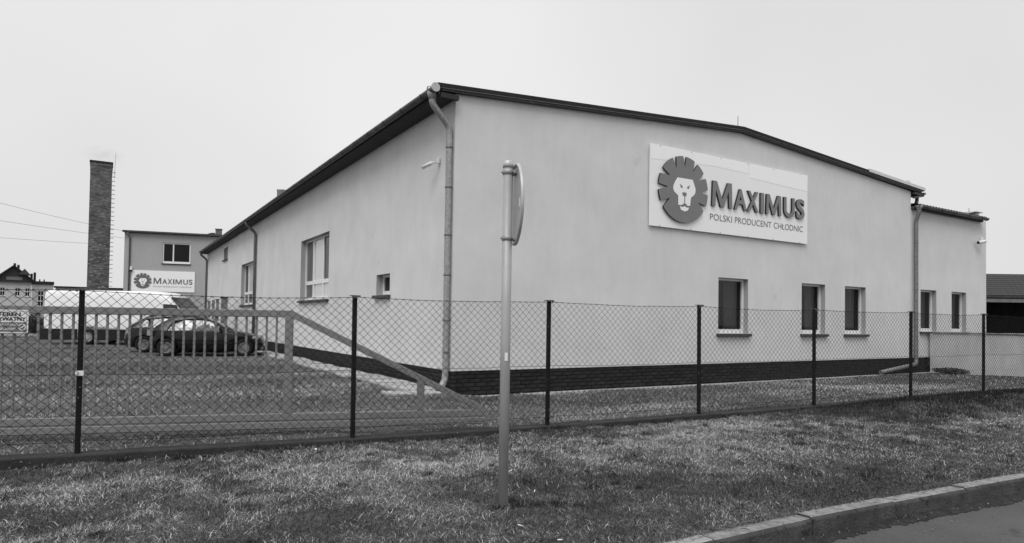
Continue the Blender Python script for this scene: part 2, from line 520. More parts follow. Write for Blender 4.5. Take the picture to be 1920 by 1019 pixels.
# concrete ledge at the foot of the street front
b = MB()
xx = 5.5
while xx < 22.3:
    l = rnd.uniform(1.6, 2.4)
    b.box(xx, min(xx + l - 0.01, 22.35), 0.0, 0.16 + rnd.uniform(-0.015, 0.02), -0.22, -0.075 + rnd.uniform(-0.008, 0.01), FAC)
    xx += l
tag(b.build('concrete_ledge', 'ledge', bevel=0.006), 'narrow concrete ledge at the foot of the dark brick plinth', 'ledge', kind='structure')
# paving strip along the yard side
pav = empty('paving_strip', (5, 11, 0), 0, 'strip of pale concrete slabs along the yard side wall', 'paving', kind='structure')
sm = MB().box(-0.345, 0.345, -0.245, 0.245, -0.03, 0.03).mesh('paving_slab', 'slab', bevel=0.008)
y = 11.55
while y < 27:
    o = bpy.data.objects.new('paving_slab', sm); put(o, pav)
    o.location = (5.03 + rnd.uniform(-.02, .02) - 5, y - 11, float(gz(5.03, y)) + 0.03 + rnd.uniform(-.006, .006))
    o.rotation_euler = (rnd.uniform(-.012, .012), rnd.uniform(-.02, .02), rnd.uniform(-.03, .03))
    y += 0.502
for (x, y) in ((4.62, 11.35), (5.02, 11.04)):
    o = bpy.data.objects.new('paving_slab', sm); put(o, pav); o.location = (x - 5, y - 11, 0.0 + float(gz(x, y))); o.rotation_euler = (0, 0.02, rnd.uniform(-.2, .2))

# ================================================================ the hall
hall = empty('production_hall', (0, 0, 0), 0, 'long pale rendered hall with low gable, dark brick plinth and lion sign', 'building')

def wall(name, mp, u0, u1, z0, ztop, openings, parent, mats, rd=0.2, cuts=(), ret=None):
    us = sorted(set([u0, u1, *cuts] + [v for o in openings for v in o[:2]]))
    zs = sorted(set([z0] + [v for o in openings for v in o[2:4]]))
    b = MB()
    for a, c in zip(us, us[1:]):
        for i, za in enumerate(zs):
            last = i == len(zs) - 1
            zb = None if last else zs[i + 1]
            if not last and any(o[0] <= a + 1e-6 and o[1] >= c - 1e-6 and o[2] <= za + 1e-6 and o[3] >= zb - 1e-6 for o in openings):
                continue
            t0, t1 = (ztop(a), ztop(c)) if last else (zb, zb)
            b.face([mp(a, 0, za), mp(c, 0, za), mp(c, 0, t1), mp(a, 0, t0)])
    for o in openings:
        a, c, za, zb = o
        for q in (((a, 0, za), (a, -rd, za), (a, -rd, zb), (a, 0, zb)), ((c, 0, za), (c, 0, zb), (c, -rd, zb), (c, -rd, za)),
                  ((a, 0, zb), (a, -rd, zb), (c, -rd, zb), (c, 0, zb)), ((a, 0, za), (c, 0, za), (c, -rd, za), (a, -rd, za))):
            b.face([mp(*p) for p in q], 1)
    if ret:                      # short returns so the shell has thickness at its ends and foot
        for u in ret:
            b.face([mp(u, 0, z0), mp(u, -0.4, z0), mp(u, -0.4, ztop(u)), mp(u, 0, ztop(u))])
        b.face([mp(u0, 0, z0), mp(u1, 0, z0), mp(u1, -0.12, z0), mp(u0, -0.12, z0)])
    bmesh.ops.remove_doubles(b.bm, verts=b.bm.verts, dist=1e-5)
    return b.build(name, mats, parent)

def window(mp, u0, u1, z0, z1, parent, rd=0.2, cols=(), rows=(), panes=None, sill=True, fw=0.055, label=None, over=0.06, curtain=None):
    """frame with glazing bars at cols / rows (fractions), one pane per light, sill below"""
    b = MB()
    d0, d1 = -rd, -rd + 0.06
    b.box(u0, u0 + fw, d0, d1, z0, z1, mp).box(u1 - fw, u1, d0, d1, z0, z1, mp)
    b.box(u0 + fw, u1 - fw, d0, d1, z1 - fw, z1, mp).box(u0 + fw, u1 - fw, d0, d1, z0, z0 + fw * 1.9, mp)
    cu = [u0 + fw] + [u0 + (u1 - u0) * c for c in cols] + [u1 - fw]
    cz = [z0 + fw * 1.9] + [z0 + (z1 - z0) * c for c in rows] + [z1 - fw]
    for c in cu[1:-1]: b.box(c - 0.045, c + 0.045, d0 + 0.003, d1 - 0.004, z0 + fw * 1.9, z1 - fw, mp)
    for c in cz[1:-1]:
        for q, (a, e) in enumerate(zip(cu, cu[1:])):
            b.box(a + (0.045 if q else 0), e - (0.045 if q < len(cu) - 2 else 0), d0 + 0.001, d1 - 0.002, c - 0.06, c + 0.06, mp)
    f = b.build('window', 'pvc', parent)
    k = 0
    for i, (a, e) in enumerate(zip(cu, cu[1:])):
        for j, (p, q) in enumerate(zip(cz, cz[1:])):
            m_ = panes[k % len(panes)] if panes else 'glass'
            k += 1
            bb = MB().box(a - 0.01, e + 0.01, -rd - 0.02 + 0.001 * k, -rd + 0.022, p - 0.01, q + 0.01, mp)
            bb.build('pane', m_, f)
            # casement sash inside the outer frame
    if sill:
        MB().box(u0 - over, u1 + over, -rd + 0.061, 0.09, z0 - 0.075, z0 - 0.004, mp).build('sill', 'sill', f, bevel=0.008)
    if curtain:
        a, e = u0 + (u1 - u0) * curtain[0], u0 + (u1 - u0) * curtain[1]
        b = MB(); n = max(6, int((e - a) / .035)); row = [[], []]
        for i in range(n + 1):
            for q, z in enumerate((z0 + .02, z1 - .03)): row[q].append(b.bm.verts.new(mp(a + (e - a) * i / n, -rd - .16 - .02 * (i % 2), z)))
        for i in range(n): b.bm.faces.new((row[0][i], row[0][i + 1], row[1][i + 1], row[1][i]))
        b.build('curtain', 'net', f)
    if label: f['label'] = label
    return f

def top_g(u):
    return 5.62 + 0.565 * (1 - abs(u - 13.43) / 7.97)
fo = [(12.66, 13.75, 1.13, 2.50), (15.92, 16.97, 1.13, 2.50), (17.90, 18.94, 1.13, 2.50)]
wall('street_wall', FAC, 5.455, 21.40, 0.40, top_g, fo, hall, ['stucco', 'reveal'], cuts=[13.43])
for o, cu_ in zip(fo, ((.55, 1.0), (.62, 1.02), (.5, 1.0))):
    window(FAC, o[0], o[1], o[2], o[3], hall, panes=['room_glass'], curtain=cu_)
so = [(14.31, 15.20, 1.92, 2.41), (19.29, 22.63, 1.93, 3.93), (31.07, 34.41, 1.93, 3.90), (38.95, 40.45, 4.56, 5.22)]
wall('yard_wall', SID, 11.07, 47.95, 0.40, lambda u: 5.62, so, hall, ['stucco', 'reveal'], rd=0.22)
window(SID, *so[0], hall, rd=0.22)
window(SID, *so[1], hall, rd=0.22, cols=(0.36, 0.70), rows=(0.29,), panes=['blind', 'glass', 'blind', 'blind', 'curtain', 'curtain'])
window(SID, *so[2], hall, rd=0.22, cols=(0.36, 0.70), rows=(0.29,), panes=['glass', 'blind', 'curtain', 'blind', 'curtain', 'glass'])
window(SID, *so[3], hall, rd=0.22, sill=True, panes=['glass'], fw=0.03)
# rear and far sides close the volume
b = MB()
b.face([(21.40, 11.08, -.2), (21.40, 47.95, -.2), (21.40, 47.95, 5.62), (21.40, 11.08, 5.60)])
b.face([(5.46, 47.95, -.2), (21.40, 47.95, -.2), (21.40, 47.95, 5.6), (13.43, 47.95, 6.16), (5.46, 47.95, 5.6)])
b.build('rear_wall', 'stucco', hall)
# plinth: dark bed with bricks proud of it
b = MB()
b.box(5.51, 22.52, -0.30, -0.062, -0.3, 0.42, FAC)
b.box(11.10, 47.9, -0.30, -0.062, -0.3, 0.42, SID)
pl = b.build('plinth', 'mortar', hall)
bm_f = MB().box(-0.122, 0.122, -0.035, 0.035, -0.0335, 0.0335).mesh('brick', 'brick', bevel=0.004)
rest = MB()
cnt = 0
H0 = 0.0775
def lay(mp, along, u0, u1, n_single):
    """courses of stretcher bricks; the nearest ones are single bricks, the rest one mesh"""
    global cnt
    spots = []
    for r in range(6):
        u = u0 + (0.13 if r % 2 else 0.0)
        if r % 2: spots.append((u0 + 0.06, r, 0.12))
        while u + 0.254 < u1:
            spots.append((u + 0.127, r, 0.244)); u += 0.256
    spots.sort(key=lambda s_: s_[0])
    for k, (u, r, l) in enumerate(spots):
        z = -0.062 + H0 * (r + 0.5)
        d = -0.05 + rnd.uniform(-0.004, 0.004)
        if k < n_single:
            o = bpy.data.objects.new('brick', bm_f); put(o, pl)
            o.location = mp(u, d, z)
            o.scale = (l / 0.244 * rnd.uniform(.985, 1.0), 1, rnd.uniform(.96, 1.0))
            o.rotation_euler = (0, 0, (math.pi / 2 if along else 0) + rnd.uniform(-.006, .006))
        else:
            rest.box(u - l / 2, u + l / 2, d - 0.03, d + 0.034, z - 0.033, z + 0.033, mp)
lay(FAC, False, 5.46, 22.45, 204)
lay(SID, True, 11.04, 47.9, 96)
o = rest.build('brick_courses', 'brick', pl); o['kind'] = 'stuff'
# roof
def slab(b, pts, t):
    b.face(pts); b.face([(x, y, z - t) for x, y, z in pts][::-1])
    for i in range(len(pts)):
        a, c = pts[i], pts[(i + 1) % len(pts)]
        b.face([a, (a[0], a[1], a[2] - t), (c[0], c[1], c[2] - t), c])
b = MB()
E0, E1, RX = (5.02, 5.705), (21.93, 5.735), (13.40, 6.295)
slab(b, [(E0[0], 10.93, E0[1]), (RX[0], 10.93, RX[1]), (RX[0], 48.2, RX[1]), (E0[0], 48.2, E0[1])], 0.074)
slab(b, [(RX[0] + .001, 10.93, RX[1]), (E1[0], 10.93, E1[1]), (E1[0], 48.2, E1[1]), (RX[0] + .001, 48.2, RX[1])], 0.074)
rf = b.build('roof', 'roof', hall)
# verge board under the roof edge, with a thin bright drip strip between
def along(u, off):
    if u < RX[0]: return E0[1] + (RX[1] - E0[1]) * (u - E0[0]) / (RX[0] - E0[0]) + off
    return RX[1] + (E1[1] - RX[1]) * (u - RX[0]) / (E1[0] - RX[0]) + off
def edge_strip(name, us, y0, y1, o0, o1, m_, parent):
    b = MB()
    for a, c in zip(us, us[1:]):
        p = [(a, along(a, o0)), (c, along(c, o0)), (c, along(c, o1)), (a, along(a, o1))]
        b.prism(p, y0, y1)
    return b.build(name, m_, parent)
us = [5.12, 7.3, 9.5, 11.6, 13.40, 15.6, 17.4, 19.3, 21.85]
edge_strip('verge_board', us, 10.965, 11.06, -0.130, -0.0755, 'fascia', rf)
edge_strip('drip_strip', [5.1, 13.40, 21.88], 10.942, 10.963, -0.087, -0.076, 'zinc', rf)
edge_strip('edge_flashing', [18.85, 21.95], 10.905, 10.927, -0.055, 0.035, 'flash', rf)
edge_strip('edge_flashing', [18.85, 21.95], 10.928, 11.06, 0.003, 0.034, 'flash', rf)
# eaves soffit, fascia, gutter with joints
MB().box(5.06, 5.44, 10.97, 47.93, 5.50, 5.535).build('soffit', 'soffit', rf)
MB().box(5.045, 5.075, 10.96, 47.95, 5.50, 5.598).build('fascia_board', 'fascia', rf)
def gutter(name, p0, p1, r, parent, step=1.0, m_='gutter'):
    p0, p1 = Vector(p0), Vector(p1); d = (p1 - p0).normalized(); L = (p1 - p0).length
    x = d.cross(Vector((0, 0, 1))).normalized()
    b = MB()
    n = 10
    def ring(p, rr):
        return [b.bm.verts.new(p + x * math.cos(math.pi + math.pi * k / n) * rr + Vector((0, 0, math.sin(math.pi + math.pi * k / n) * rr))) for k in range(n + 1)]
    A, B, A2, B2 = ring(p0, r), ring(p1, r), ring(p0, r - .006), ring(p1, r - .006)
    for k in range(n):
        f = b.bm.faces.new((A[k], A[k + 1], B[k + 1], B[k])); f.smooth = True
        f = b.bm.faces.new((A2[k], B2[k], B2[k + 1], A2[k + 1])); f.smooth = True
    b.bm.faces.new((A[0], B[0], B2[0], A2[0])); b.bm.faces.new((A[n], A2[n], B2[n], B[n]))
    for Q in (A, B): b.bm.faces.new(Q)
    g = b.build(name, m_, parent)
    s = step * 0.5
    while s < L:
        b = MB(); p = p0 + d * s
        A, B = [], []
        for k in range(n + 1):
            a = math.pi + math.pi * k / n
            q = x * math.cos(a) * (r + .008) + Vector((0, 0, math.sin(a) * (r + .008)))
            A.append(b.bm.verts.new(p + q - d * .02)); B.append(b.bm.verts.new(p + q + d * .02))
        for k in range(n):
            b.bm.faces.new((A[k], A[k + 1], B[k + 1], B[k]))
        b.build('gutter_bracket', 'black', g)
        s += step
    return g
gutter('gutter', (4.965, 10.93, 5.60), (4.965, 47.6, 5.60), 0.078, rf, 1.0)
def downpipe(pts, r, parent, m_='zinc', bands=(), shoe=True):
    b = MB()
    P = [Vector(p) for p in pts]
    # round the bends
    Q = [P[0]]
    for i in range(1, len(P) - 1):
        a = (P[i - 1] - P[i]); c = (P[i + 1] - P[i]); k = min(0.12, a.length * .45, c.length * .45)
        A, B_ = P[i] + a.normalized() * k, P[i] + c.normalized() * k
        for t in (0, .25, .5, .75, 1): Q.append(A.lerp(P[i], t).lerp(P[i].lerp(B_, t), t))
    Q.append(P[-1])
    b.tube(Q, r, 14)
    o = b.build('downpipe', m_, parent)
    for z in bands:
        MB().tube([(P[2].x, P[2].y, z - .014), (P[2].x, P[2].y, z + .014)], r + .007, 14).build('pipe_clip', 'zinc_dark', o)
    return o
downpipe([(4.985, 11.10, 5.54), (4.985, 11.10, 5.36), (5.375, 11.15, 4.98), (5.375, 11.15, 0.22), (5.18, 11.05, 0.04)], 0.062, hall, bands=(4.6, 3.85, 2.95, 2.2, 1.35, 0.75))
# hopper and gutter end piece at the corner
b = MB(); b.lathe([(0.062, 5.42), (0.085, 5.50), (0.10, 5.56)], 14, lambda x, y, z: (4.985 + x, 11.10 + y, z)); b.build('gutter_outlet', 'zinc', hall)
MB().tube([(4.965, 10.90, 5.60), (4.965, 10.928, 5.60)], 0.084, 16).build('gutter_end_cap', 'sign_rim', rf)
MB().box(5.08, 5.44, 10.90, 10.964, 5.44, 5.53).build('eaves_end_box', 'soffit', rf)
downpipe([(4.985, 30.5, 5.54), (4.985, 30.5, 5.40), (5.375, 30.5, 5.05), (5.375, 30.5, 0.05)], 0.062, hall, 'zinc_dark', bands=(4.2, 2.9, 1.6))
downpipe([(4.985, 47.3, 5.54), (4.985, 47.3, 5.40), (5.375, 47.5, 5.1), (5.375, 47.5, 0.05)], 0.062, hall, 'zinc_dark', bands=(4.2, 2.9, 1.6))
# right-hand eaves: gutter end, outrigger, short pipe down to the annex roof
gutter('gutter', (22.0, 10.95, 5.63), (22.0, 47.6, 5.63), 0.075, rf, 1.0)
MB().box(21.42, 21.95, 10.97, 47.9, 5.53, 5.60).build('soffit', 'fascia', rf)
MB().bar((21.42, 11.0, 5.42), (22.0, 11.0, 5.54), 0.06).build('eaves_bracket', 'fascia', rf)
downpipe([(22.02, 11.2, 5.56), (22.02, 11.2, 5.40), (21.82, 11.2, 5.12), (21.78, 11.2, 4.98)], 0.055, hall, 'zinc_dark')
# vent pipe on the yard slope and lightning rod on the ridge
b = MB(); b.lathe([(0.0, 7.22), (0.21, 7.20), (0.21, 7.16), (0.19, 7.14), (0.19, 6.90), (0.13, 6.86), (0.13, 5.7)], 18, lambda x, y, z: (6.55 + x, 31.1 + y, z)); b.build('roof_vent', 'sign_rim', rf)
MB().tube([(13.42, 11.15, 6.29), (13.42, 11.15, 6.62)], 0.008, 6).build('lightning_rod', 'zinc_dark', rf)
MB().tube([(4.99 + .35 * math.sin(t) * 0, 10.95 + 0.0, 5.70) if 0 else (5.05 - .10 * math.cos(t) + .05, 11.2 + t * .25, 5.70 + .10 * math.sin(t)) for t in np.linspace(0, math.pi, 9)], 0.012, 6).build('lightning_conductor', 'flash', rf)
MB().tube([(20.9 + .35 * t, 10.98, 5.80 + .12 * math.sin(t * math.pi) - .02 * t) for t in np.linspace(0, 1, 9)], 0.006, 6).build('lightning_conductor', 'zinc_dark', rf)

# ================================================================ annex at the right
annex = empty('annex_building', (21.45, 11.08, 0), 0, 'lower pale annex with corrugated roof edge at the right of the hall', 'building')
AX = lambda u, d, z: (u - 21.45, -d + 0.01, z)
ao = [(22.02, 23.0, 1.22, 2.56), (23.98, 24.97, 1.22, 2.56)]
wall('street_wall', AX, 21.42, 26.40, 0.40, lambda u: 5.14, ao, annex, ['stucco', 'reveal'])
for o in ao: window(AX, *o, annex, panes=['room_glass'], curtain=(.6, 1.0))
b = MB()
b.face([(4.95, 0.01, -.2), (4.95, 9, -.2), (4.95, 9, 6.0), (4.95, .01, 5.14)])
b.face([(4.95, 9, -.2), (0, 9, -.2), (0, 9, 6.0), (4.95, 9, 6.0)])
b.build('side_wall', 'stucco', annex)
# corrugated roof sheet rising away from the street
b = MB(); nx = 120
A, B = [], []
for i in range(nx + 1):
    x = -0.02 + 4.56 * i / nx
    c = 0.022 * math.cos(x / 0.19 * 2 * math.pi)
    A.append(b.bm.verts.new((x, -0.20, 5.215 + c))); B.append(b.bm.verts.new((x, 9.2, 6.05 + c)))
for i in range(nx): b.bm.faces.new((A[i], A[i + 1], B[i + 1], B[i]))
r0 = [v.co.copy() for v in A]
A2 = [b.bm.verts.new(v - Vector((0, -.002, .03))) for v in r0]
for i in range(nx): b.bm.faces.new((A[i], A2[i], A2[i + 1], A[i + 1]))
ar = b.build('roof', 'roof', annex)
gutter('gutter', (-0.02, -0.20, 5.175), (4.52, -0.20, 5.175), 0.085, annex, 0.9)
MB().box(-0.0, 4.50, -0.10, 0.005, 5.06, 5.16).build('fascia_board', 'fascia', ar)
b = MB(); b.box(4.40, 4.64, 0.10, 0.5, 5.2, 5.41); b.box(4.22, 4.72, 0.0, 0.6, 5.412, 5.44); b.bar((3.5, .1, 5.27), (4.23, .1, 5.42), .03, .02)
b.build('roof_vent', 'flash', annex)
MB().tube([(4.15, .2, 5.25), (4.15, .2, 5.55)], .01, 6).build('lightning_rod', 'zinc_dark', annex)
p4 = downpipe([(21.52, 10.88, 5.12), (21.52, 10.88, 4.95), (21.55, 10.985, 4.72), (21.55, 10.985, 0.27), (21.40, 10.93, 0.20), (19.25, 10.80, 0.02)], 0.062, hall, 'zinc_mid', bands=(4.0, 2.55, 1.6))
p4['label'] = 'zinc downpipe with a loose outlet pipe lying along the plinth'
MB().lathe([(.062, 5.02), (.085, 5.10), (.10, 5.15)], 14, lambda x, y, z: (21.52 + x, 10.88 + y, z)).build('gutter_outlet', 'zinc', hall)

# boundary wall running to the street
bw_ = empty('boundary_wall', (22.42, 11.0, 0), math.atan2(-4.7, -0.74), 'low pale boundary wall with tiled coping running from the annex', 'wall')
MB().box(0, 5.2, 0.0, 0.24, -0.4, 1.16).build('wall_body', 'wall_white', bw_)
cp = MB().box(-.005, .49, -0.03, 0.29, 0, .045).mesh('coping_tile', 'coping', bevel=.01)
for k in range(10):
    o = bpy.data.objects.new('coping_tile', cp); put(o, bw_); o.location = (0.10 + k * .5, 0, 1.165 + rnd.uniform(0, .012)); o.rotation_euler = (rnd.uniform(-.02, .02), rnd.uniform(-.012, .012), rnd.uniform(-.012, .012))

# ================================================================ main sign
def font_mesh(txt, box, extrude, name, mats, parent, mp, d0, bold=0.0):
    cu = bpy.data.curves.new(name, 'FONT'); cu.body = txt; cu.size = 1.0; cu.extrude = 0.0; cu.offset = bold; cu.resolution_u = 4
    ob = bpy.data.objects.new(name, cu); COL.objects.link(ob)
    bpy.context.view_layer.update()
    me0 = bpy.data.meshes.new_from_object(ob.evaluated_get(bpy.context.evaluated_depsgraph_get()))
    bpy.data.objects.remove(ob); bpy.data.curves.remove(cu)
    co = np.array([v.co[:] for v in me0.vertices]); mn, mxx = co.min(0), co.max(0)
    u0, u1, z0, z1 = box
    sx, sz = (u1 - u0) / (mxx[0] - mn[0]), (z1 - z0) / (mxx[1] - mn[1])
    bm = bmesh.new(); bm.from_mesh(me0); bpy.data.meshes.remove(me0)
    bmesh.ops.remove_doubles(bm, verts=bm.verts, dist=1e-4)
    if extrude:
        bmesh.ops.dissolve_limit(bm, angle_limit=0.01, verts=bm.verts, edges=bm.edges)
        fs = list(bm.faces)
        for f in fs: f.material_index = 0
        ge = bmesh.ops.extrude_face_region(bm, geom=fs)
        for v in [g for g in ge['geom'] if isinstance(g, bmesh.types.BMVert)]: v.co.z += 1.0
        nf = {g for g in ge['geom'] if isinstance(g, bmesh.types.BMFace)}
        for f in bm.faces:
            if f not in nf and f not in fs: f.material_index = 1
    for v in bm.verts:
        x, y, z = v.co
        v.co = mp(u0 + (x - mn[0]) * sx, d0 + (extrude if z > .5 else 0), z0 + (y - mn[1]) * sz)
    bmesh.ops.recalc_face_normals(bm, faces=bm.faces)
    for f in bm.faces: f.smooth = False
    me = bpy.data.meshes.new(name); bm.to_mesh(me); bm.free()
    for m_ in mats: me.materials.append(M[m_])
    return put(bpy.data.objects.new(name, me), parent)

def lion(mp, d0, dep, parent, mats, flat):
    cx, cz, Rx, Rz = 1.0, 0.918, 0.800, 0.776
    notches = [((.647, 1.592), (.763, 1.38), (.749, 1.646)), ((.971, 1.692), (1.03, 1.443), (1.076, 1.693)), ((1.35, 1.62), (1.296, 1.364), (1.448, 1.554)),
               ((1.664, 1.377), (1.471, 1.173), (1.724, 1.26)), ((1.794, .991), (1.552, .908), (1.803, .867)), ((1.712, .608), (1.466, .665), (1.655, .478)),
               ((.365, .468), (.56, .674), (.256, .58)), ((.217, .833), (.495, .932), (.198, .975)), ((.248, 1.218), (.564, 1.193), (.335, 1.349)), ((.531, 1.54), (.763, 1.38), (.647, 1.592))]
    notches = notches[:-1]
    notches.insert(9, ((.44, 1.47), (.60, 1.24), (.50, 1.53))) if False else None
    def ang(p): return math.atan2((p[1] - cz) / Rz, (p[0] - cx) / Rx)
    # walk clockwise from the first notch
    N = []
    for a, t, c in notches:
        N.append((ang(a), t, ang(c)))
    pts = []
    n = len(N)
    for i in range(n):
        a, t, c = N[i]
        pts.append((cx + Rx * math.cos(a), cz + Rz * math.sin(a))); pts.append(t); pts.append((cx + Rx * math.cos(c), cz + Rz * math.sin(c)))
        nxt = N[(i + 1) % n][0]
        while nxt > c: nxt -= 2 * math.pi
        k = max(2, int((c - nxt) / 0.08))
        for j in range(1, k):
            q = c + (nxt - c) * j / k
            pts.append((cx + Rx * math.cos(q), cz + Rz * math.sin(q)))
    b = MB()                     # star-shaped outline: fan both caps from the centre
    for i in range(len(pts)):
        p, q = pts[i], pts[(i + 1) % len(pts)]
        for d in (d0, d0 + dep): b.face([mp(cx, d, cz), mp(p[0], d, p[1]), mp(q[0], d, q[1])], 0)
        b.face([mp(p[0], d0, p[1]), mp(q[0], d0, q[1]), mp(q[0], d0 + dep, q[1]), mp(p[0], d0 + dep, p[1])], 1)
    mane = b.build('lion_mane', mats, parent)
    F = [(.792, 1.174), (1.279, 1.176), (1.33, 1.08), (1.378, .97), (1.372, .89), (1.341, .829), (1.228, .748), (1.203, .555), (1.09, .545), (1.03, .572), (.95, .545), (.822, .542), (.815, .756), (.686, .835), (.655, .90), (.665, .979), (.72, 1.08)]
    t = d0 + dep
    face = MB().prism(F, t + .0005, t + .004, mp).build('lion_face', 'board', mane)
    MB().prism([(.867, .512), (.95, .50), (1.03, .525), (1.10, .50), (1.166, .511), (1.13, .44), (1.032, .405), (.91, .435)], t + .0005, t + .004, mp).build('lion_chin', 'board', mane)
    b = MB()
    b.prism([(.937, .824), (.96, .85), (1.07, .85), (1.087, .827), (1.075, .78), (1.02, .739), (.96, .78)], t + .0045, t + .007, mp)
    b.prism([(1.01, .745), (1.035, .745), (1.035, .60), (1.10, .565), (1.095, .548), (1.022, .575), (.95, .548), (.945, .565), (1.01, .60)], t + .0045, t + .0065, mp)
    b.build('lion_nose', mats[0], face)
    for e in ([(.86, 1.035), (.955, .985), (.94, .945), (.90, .945), (.88, .985)], [(1.19, 1.035), (1.095, .985), (1.11, .945), (1.15, .945), (1.17, .985)]):
        MB().prism(e, t + .0045, t + .007, mp).build('lion_eye', mats[0], face)
LET = [('M', (1.945, 2.690, .645, 1.256)), ('A', (2.752, 3.208, .645, 1.160)), ('X', (3.232, 3.658, .645, 1.160)), ('I', (3.735, 3.865, .645, 1.160)),
       ('M', (3.940, 4.572, .645, 1.160)), ('U', (4.668, 5.114, .636, 1.160)), ('S', (5.184, 5.540, .636, 1.172))]
WRD = [('POLSKI', (1.94, 2.72, .306, .460)), ('PRODUCENT', (2.825, 4.222, .306, .460)), ('CHŁODNIC', (4.315, 5.525, .306, .460))]
sgn = empty('lion_sign', (10.324, 11.0, 3.559), 0, 'large pale sign board with lion head and raised letters on the street front', 'sign')
SG = lambda u, d, z: (u, -d, z)
MB().box(0, 5.73, -0.03, 0.0, 0, 1.865, SG).build('board', 'board', sgn)
MB().prism([(0.02, 1.52), (2.1, 1.62), (3.3, 1.60), (3.3, 1.85), (0.02, 1.85)], .001, .003, SG).build('board_film', 'film', sgn)
MB().prism([(3.36, 1.50), (5.71, 1.42), (5.71, 1.85), (3.36, 1.85)], .001, .0035, SG).build('board_film', 'film', sgn)
b = MB()
for u in (.3, 1.3, 2.3, 3.3, 4.3, 5.4):
    for z in (.02, 1.845): b.box(u - .012, u + .012, .004, .008, z - .008, z + .008, SG)
b.build('board_fixings', 'zinc_dark', sgn)
lion(SG, 0.02, 0.04, sgn, ['emblem', 'emblem_side'], False)
MB().box(.7, 1.3, .0005, .0195, .7, 1.1, SG).build('lion_spacer', 'emblem_side', sgn)
def letter_m(bx_, extrude, mats, parent, mp, d0):
    u0, u1, z0, z1 = bx_; w_, h_ = u1 - u0, z1 - z0; s_ = .155
    P = [(0.02, 0), (.02 + s_, 0), (.20, .66), (.42, 0), (.58, 0), (.80, .66), (.98 - s_, 0), (.98, 0), (.95, 1), (.76, 1), (.5, .30), (.24, 1), (.05, 1)]
    q = lambda i: (u0 + P[i][0] * w_, z0 + P[i][1] * h_)
    b = MB(); tri = [(0, 1, 2, 12), (12, 2, 11), (2, 3, 10, 11), (3, 4, 10), (4, 5, 9, 10), (5, 8, 9), (5, 6, 7, 8)]
    for t in tri:
        b.face([mp(*(lambda c: (c[0], d0 + extrude, c[1]))(q(i))) for i in t], 0)
        if extrude: b.face([mp(*(lambda c: (c[0], d0, c[1]))(q(i))) for i in t], 0)
    if extrude:
        for i in range(13):
            a, c = q(i), q((i + 1) % 13)
            b.face([mp(a[0], d0, a[1]), mp(c[0], d0, c[1]), mp(c[0], d0 + extrude, c[1]), mp(a[0], d0 + extrude, a[1])], 1)
    return b.build('letter', mats, parent)
for ch, bx_ in LET:
    if ch == 'M': letter_m(bx_, .05, ['emblem', 'emblem_side'], sgn, SG, .0005)
    else: font_mesh(ch, bx_, 0.05, 'letter', ['emblem', 'emblem_side'], sgn, SG, 0.0005, 0.028)
for wd, bx_ in WRD:
    font_mesh(wd, bx_, 0.0, 'word', ['print'], sgn, SG, 0.006, -0.004)

# wall cameras
def sec_cam(loc, rz, label):
    e = empty('security_camera', loc, rz, label, 'camera', 'wall cameras')
    MB().box(-.045, .045, 0, .06, .02, .16).build('bracket', 'white', e, bevel=.01)
    b = MB(); b.tube([(0, -.03, .05), (0, -.10, .03), (0, -.14, .02)], [.025, .025, .022], 10); b.build('arm', 'white', e)
    b = MB(); b.tube([(0, -.12, .015), (-.02, -.15, .01), (-.30, -.24, -.045)], [.03, .05, .05], 14); h = b.build('housing', 'white', e)
    MB().tube([(-.301, -.2405, -.0455), (-.315, -.245, -.048)], [.044, .040], 14).build('lens', 'black', h)
    e.scale = (.8, .8, .8)
    return e
sec_cam((5.455 - .06, 11.72, 4.40), R(-90), 'white security camera on the yard wall beside the corner downpipe')
e = sec_cam((25.95, 11.02, 4.36), R(-30), 'white security camera high at the right end of the annex')
e.scale = (1.15, 1.15, 1.15)

# ================================================================ chain-link fence
fence = empty('chain_link_fence', (2.29, 7.04, 0.05), 0, 'chain link fence with black square posts on a low concrete footing', 'fence')
FO = Vector((2.29, 7.04, 0.05))
FI = Matrix.Translation(-FO)
def fput(o):
    o.parent = fence; o.matrix_parent_inverse = FI; return o
POST = [(-5.35, .135, 1.63), (-2.85, .13, 1.62), (-0.218, .108, 1.605), (2.292, .055, 1.62), (4.79, .037, 1.64), (7.41, .033, 1.647), (10.0, .03, 1.65), (12.755, .05, 1.66), (15.33, .05, 1.665), (18.0, .05, 1.66), (20.6, .05, 1.66)]
for i, (x, z0, z1) in enumerate(POST):
    y = float(fence_y(x)); lx, ly = rnd.uniform(-.01, .01), rnd.uniform(-.01, .01)
    b = MB(); hw = .0225
    b.box(x - hw, x + hw, y - hw, y + hw, z0 - .25, z1 - .02)
    for v in b.bm.verts:
        if v.co.z > 1: v.co.x += lx; v.co.y += ly
    p = fput(b.build('post', 'post', bevel=.004))
    b = MB(); b.box(x + lx - .045, x + lx + .05, y + ly - .045, y + ly + .045, z1 - .022, z1 - .012)
    for k in range(5):
        q = x + lx - .04 + .02 * k; hgt = rnd.uniform(.005, .03)
        b.box(q - .008, q + .009, y + ly - .048, y + ly - .044, z1 - .022 - hgt, z1 - .021)
    o = b.build('cap', 'cap', p)
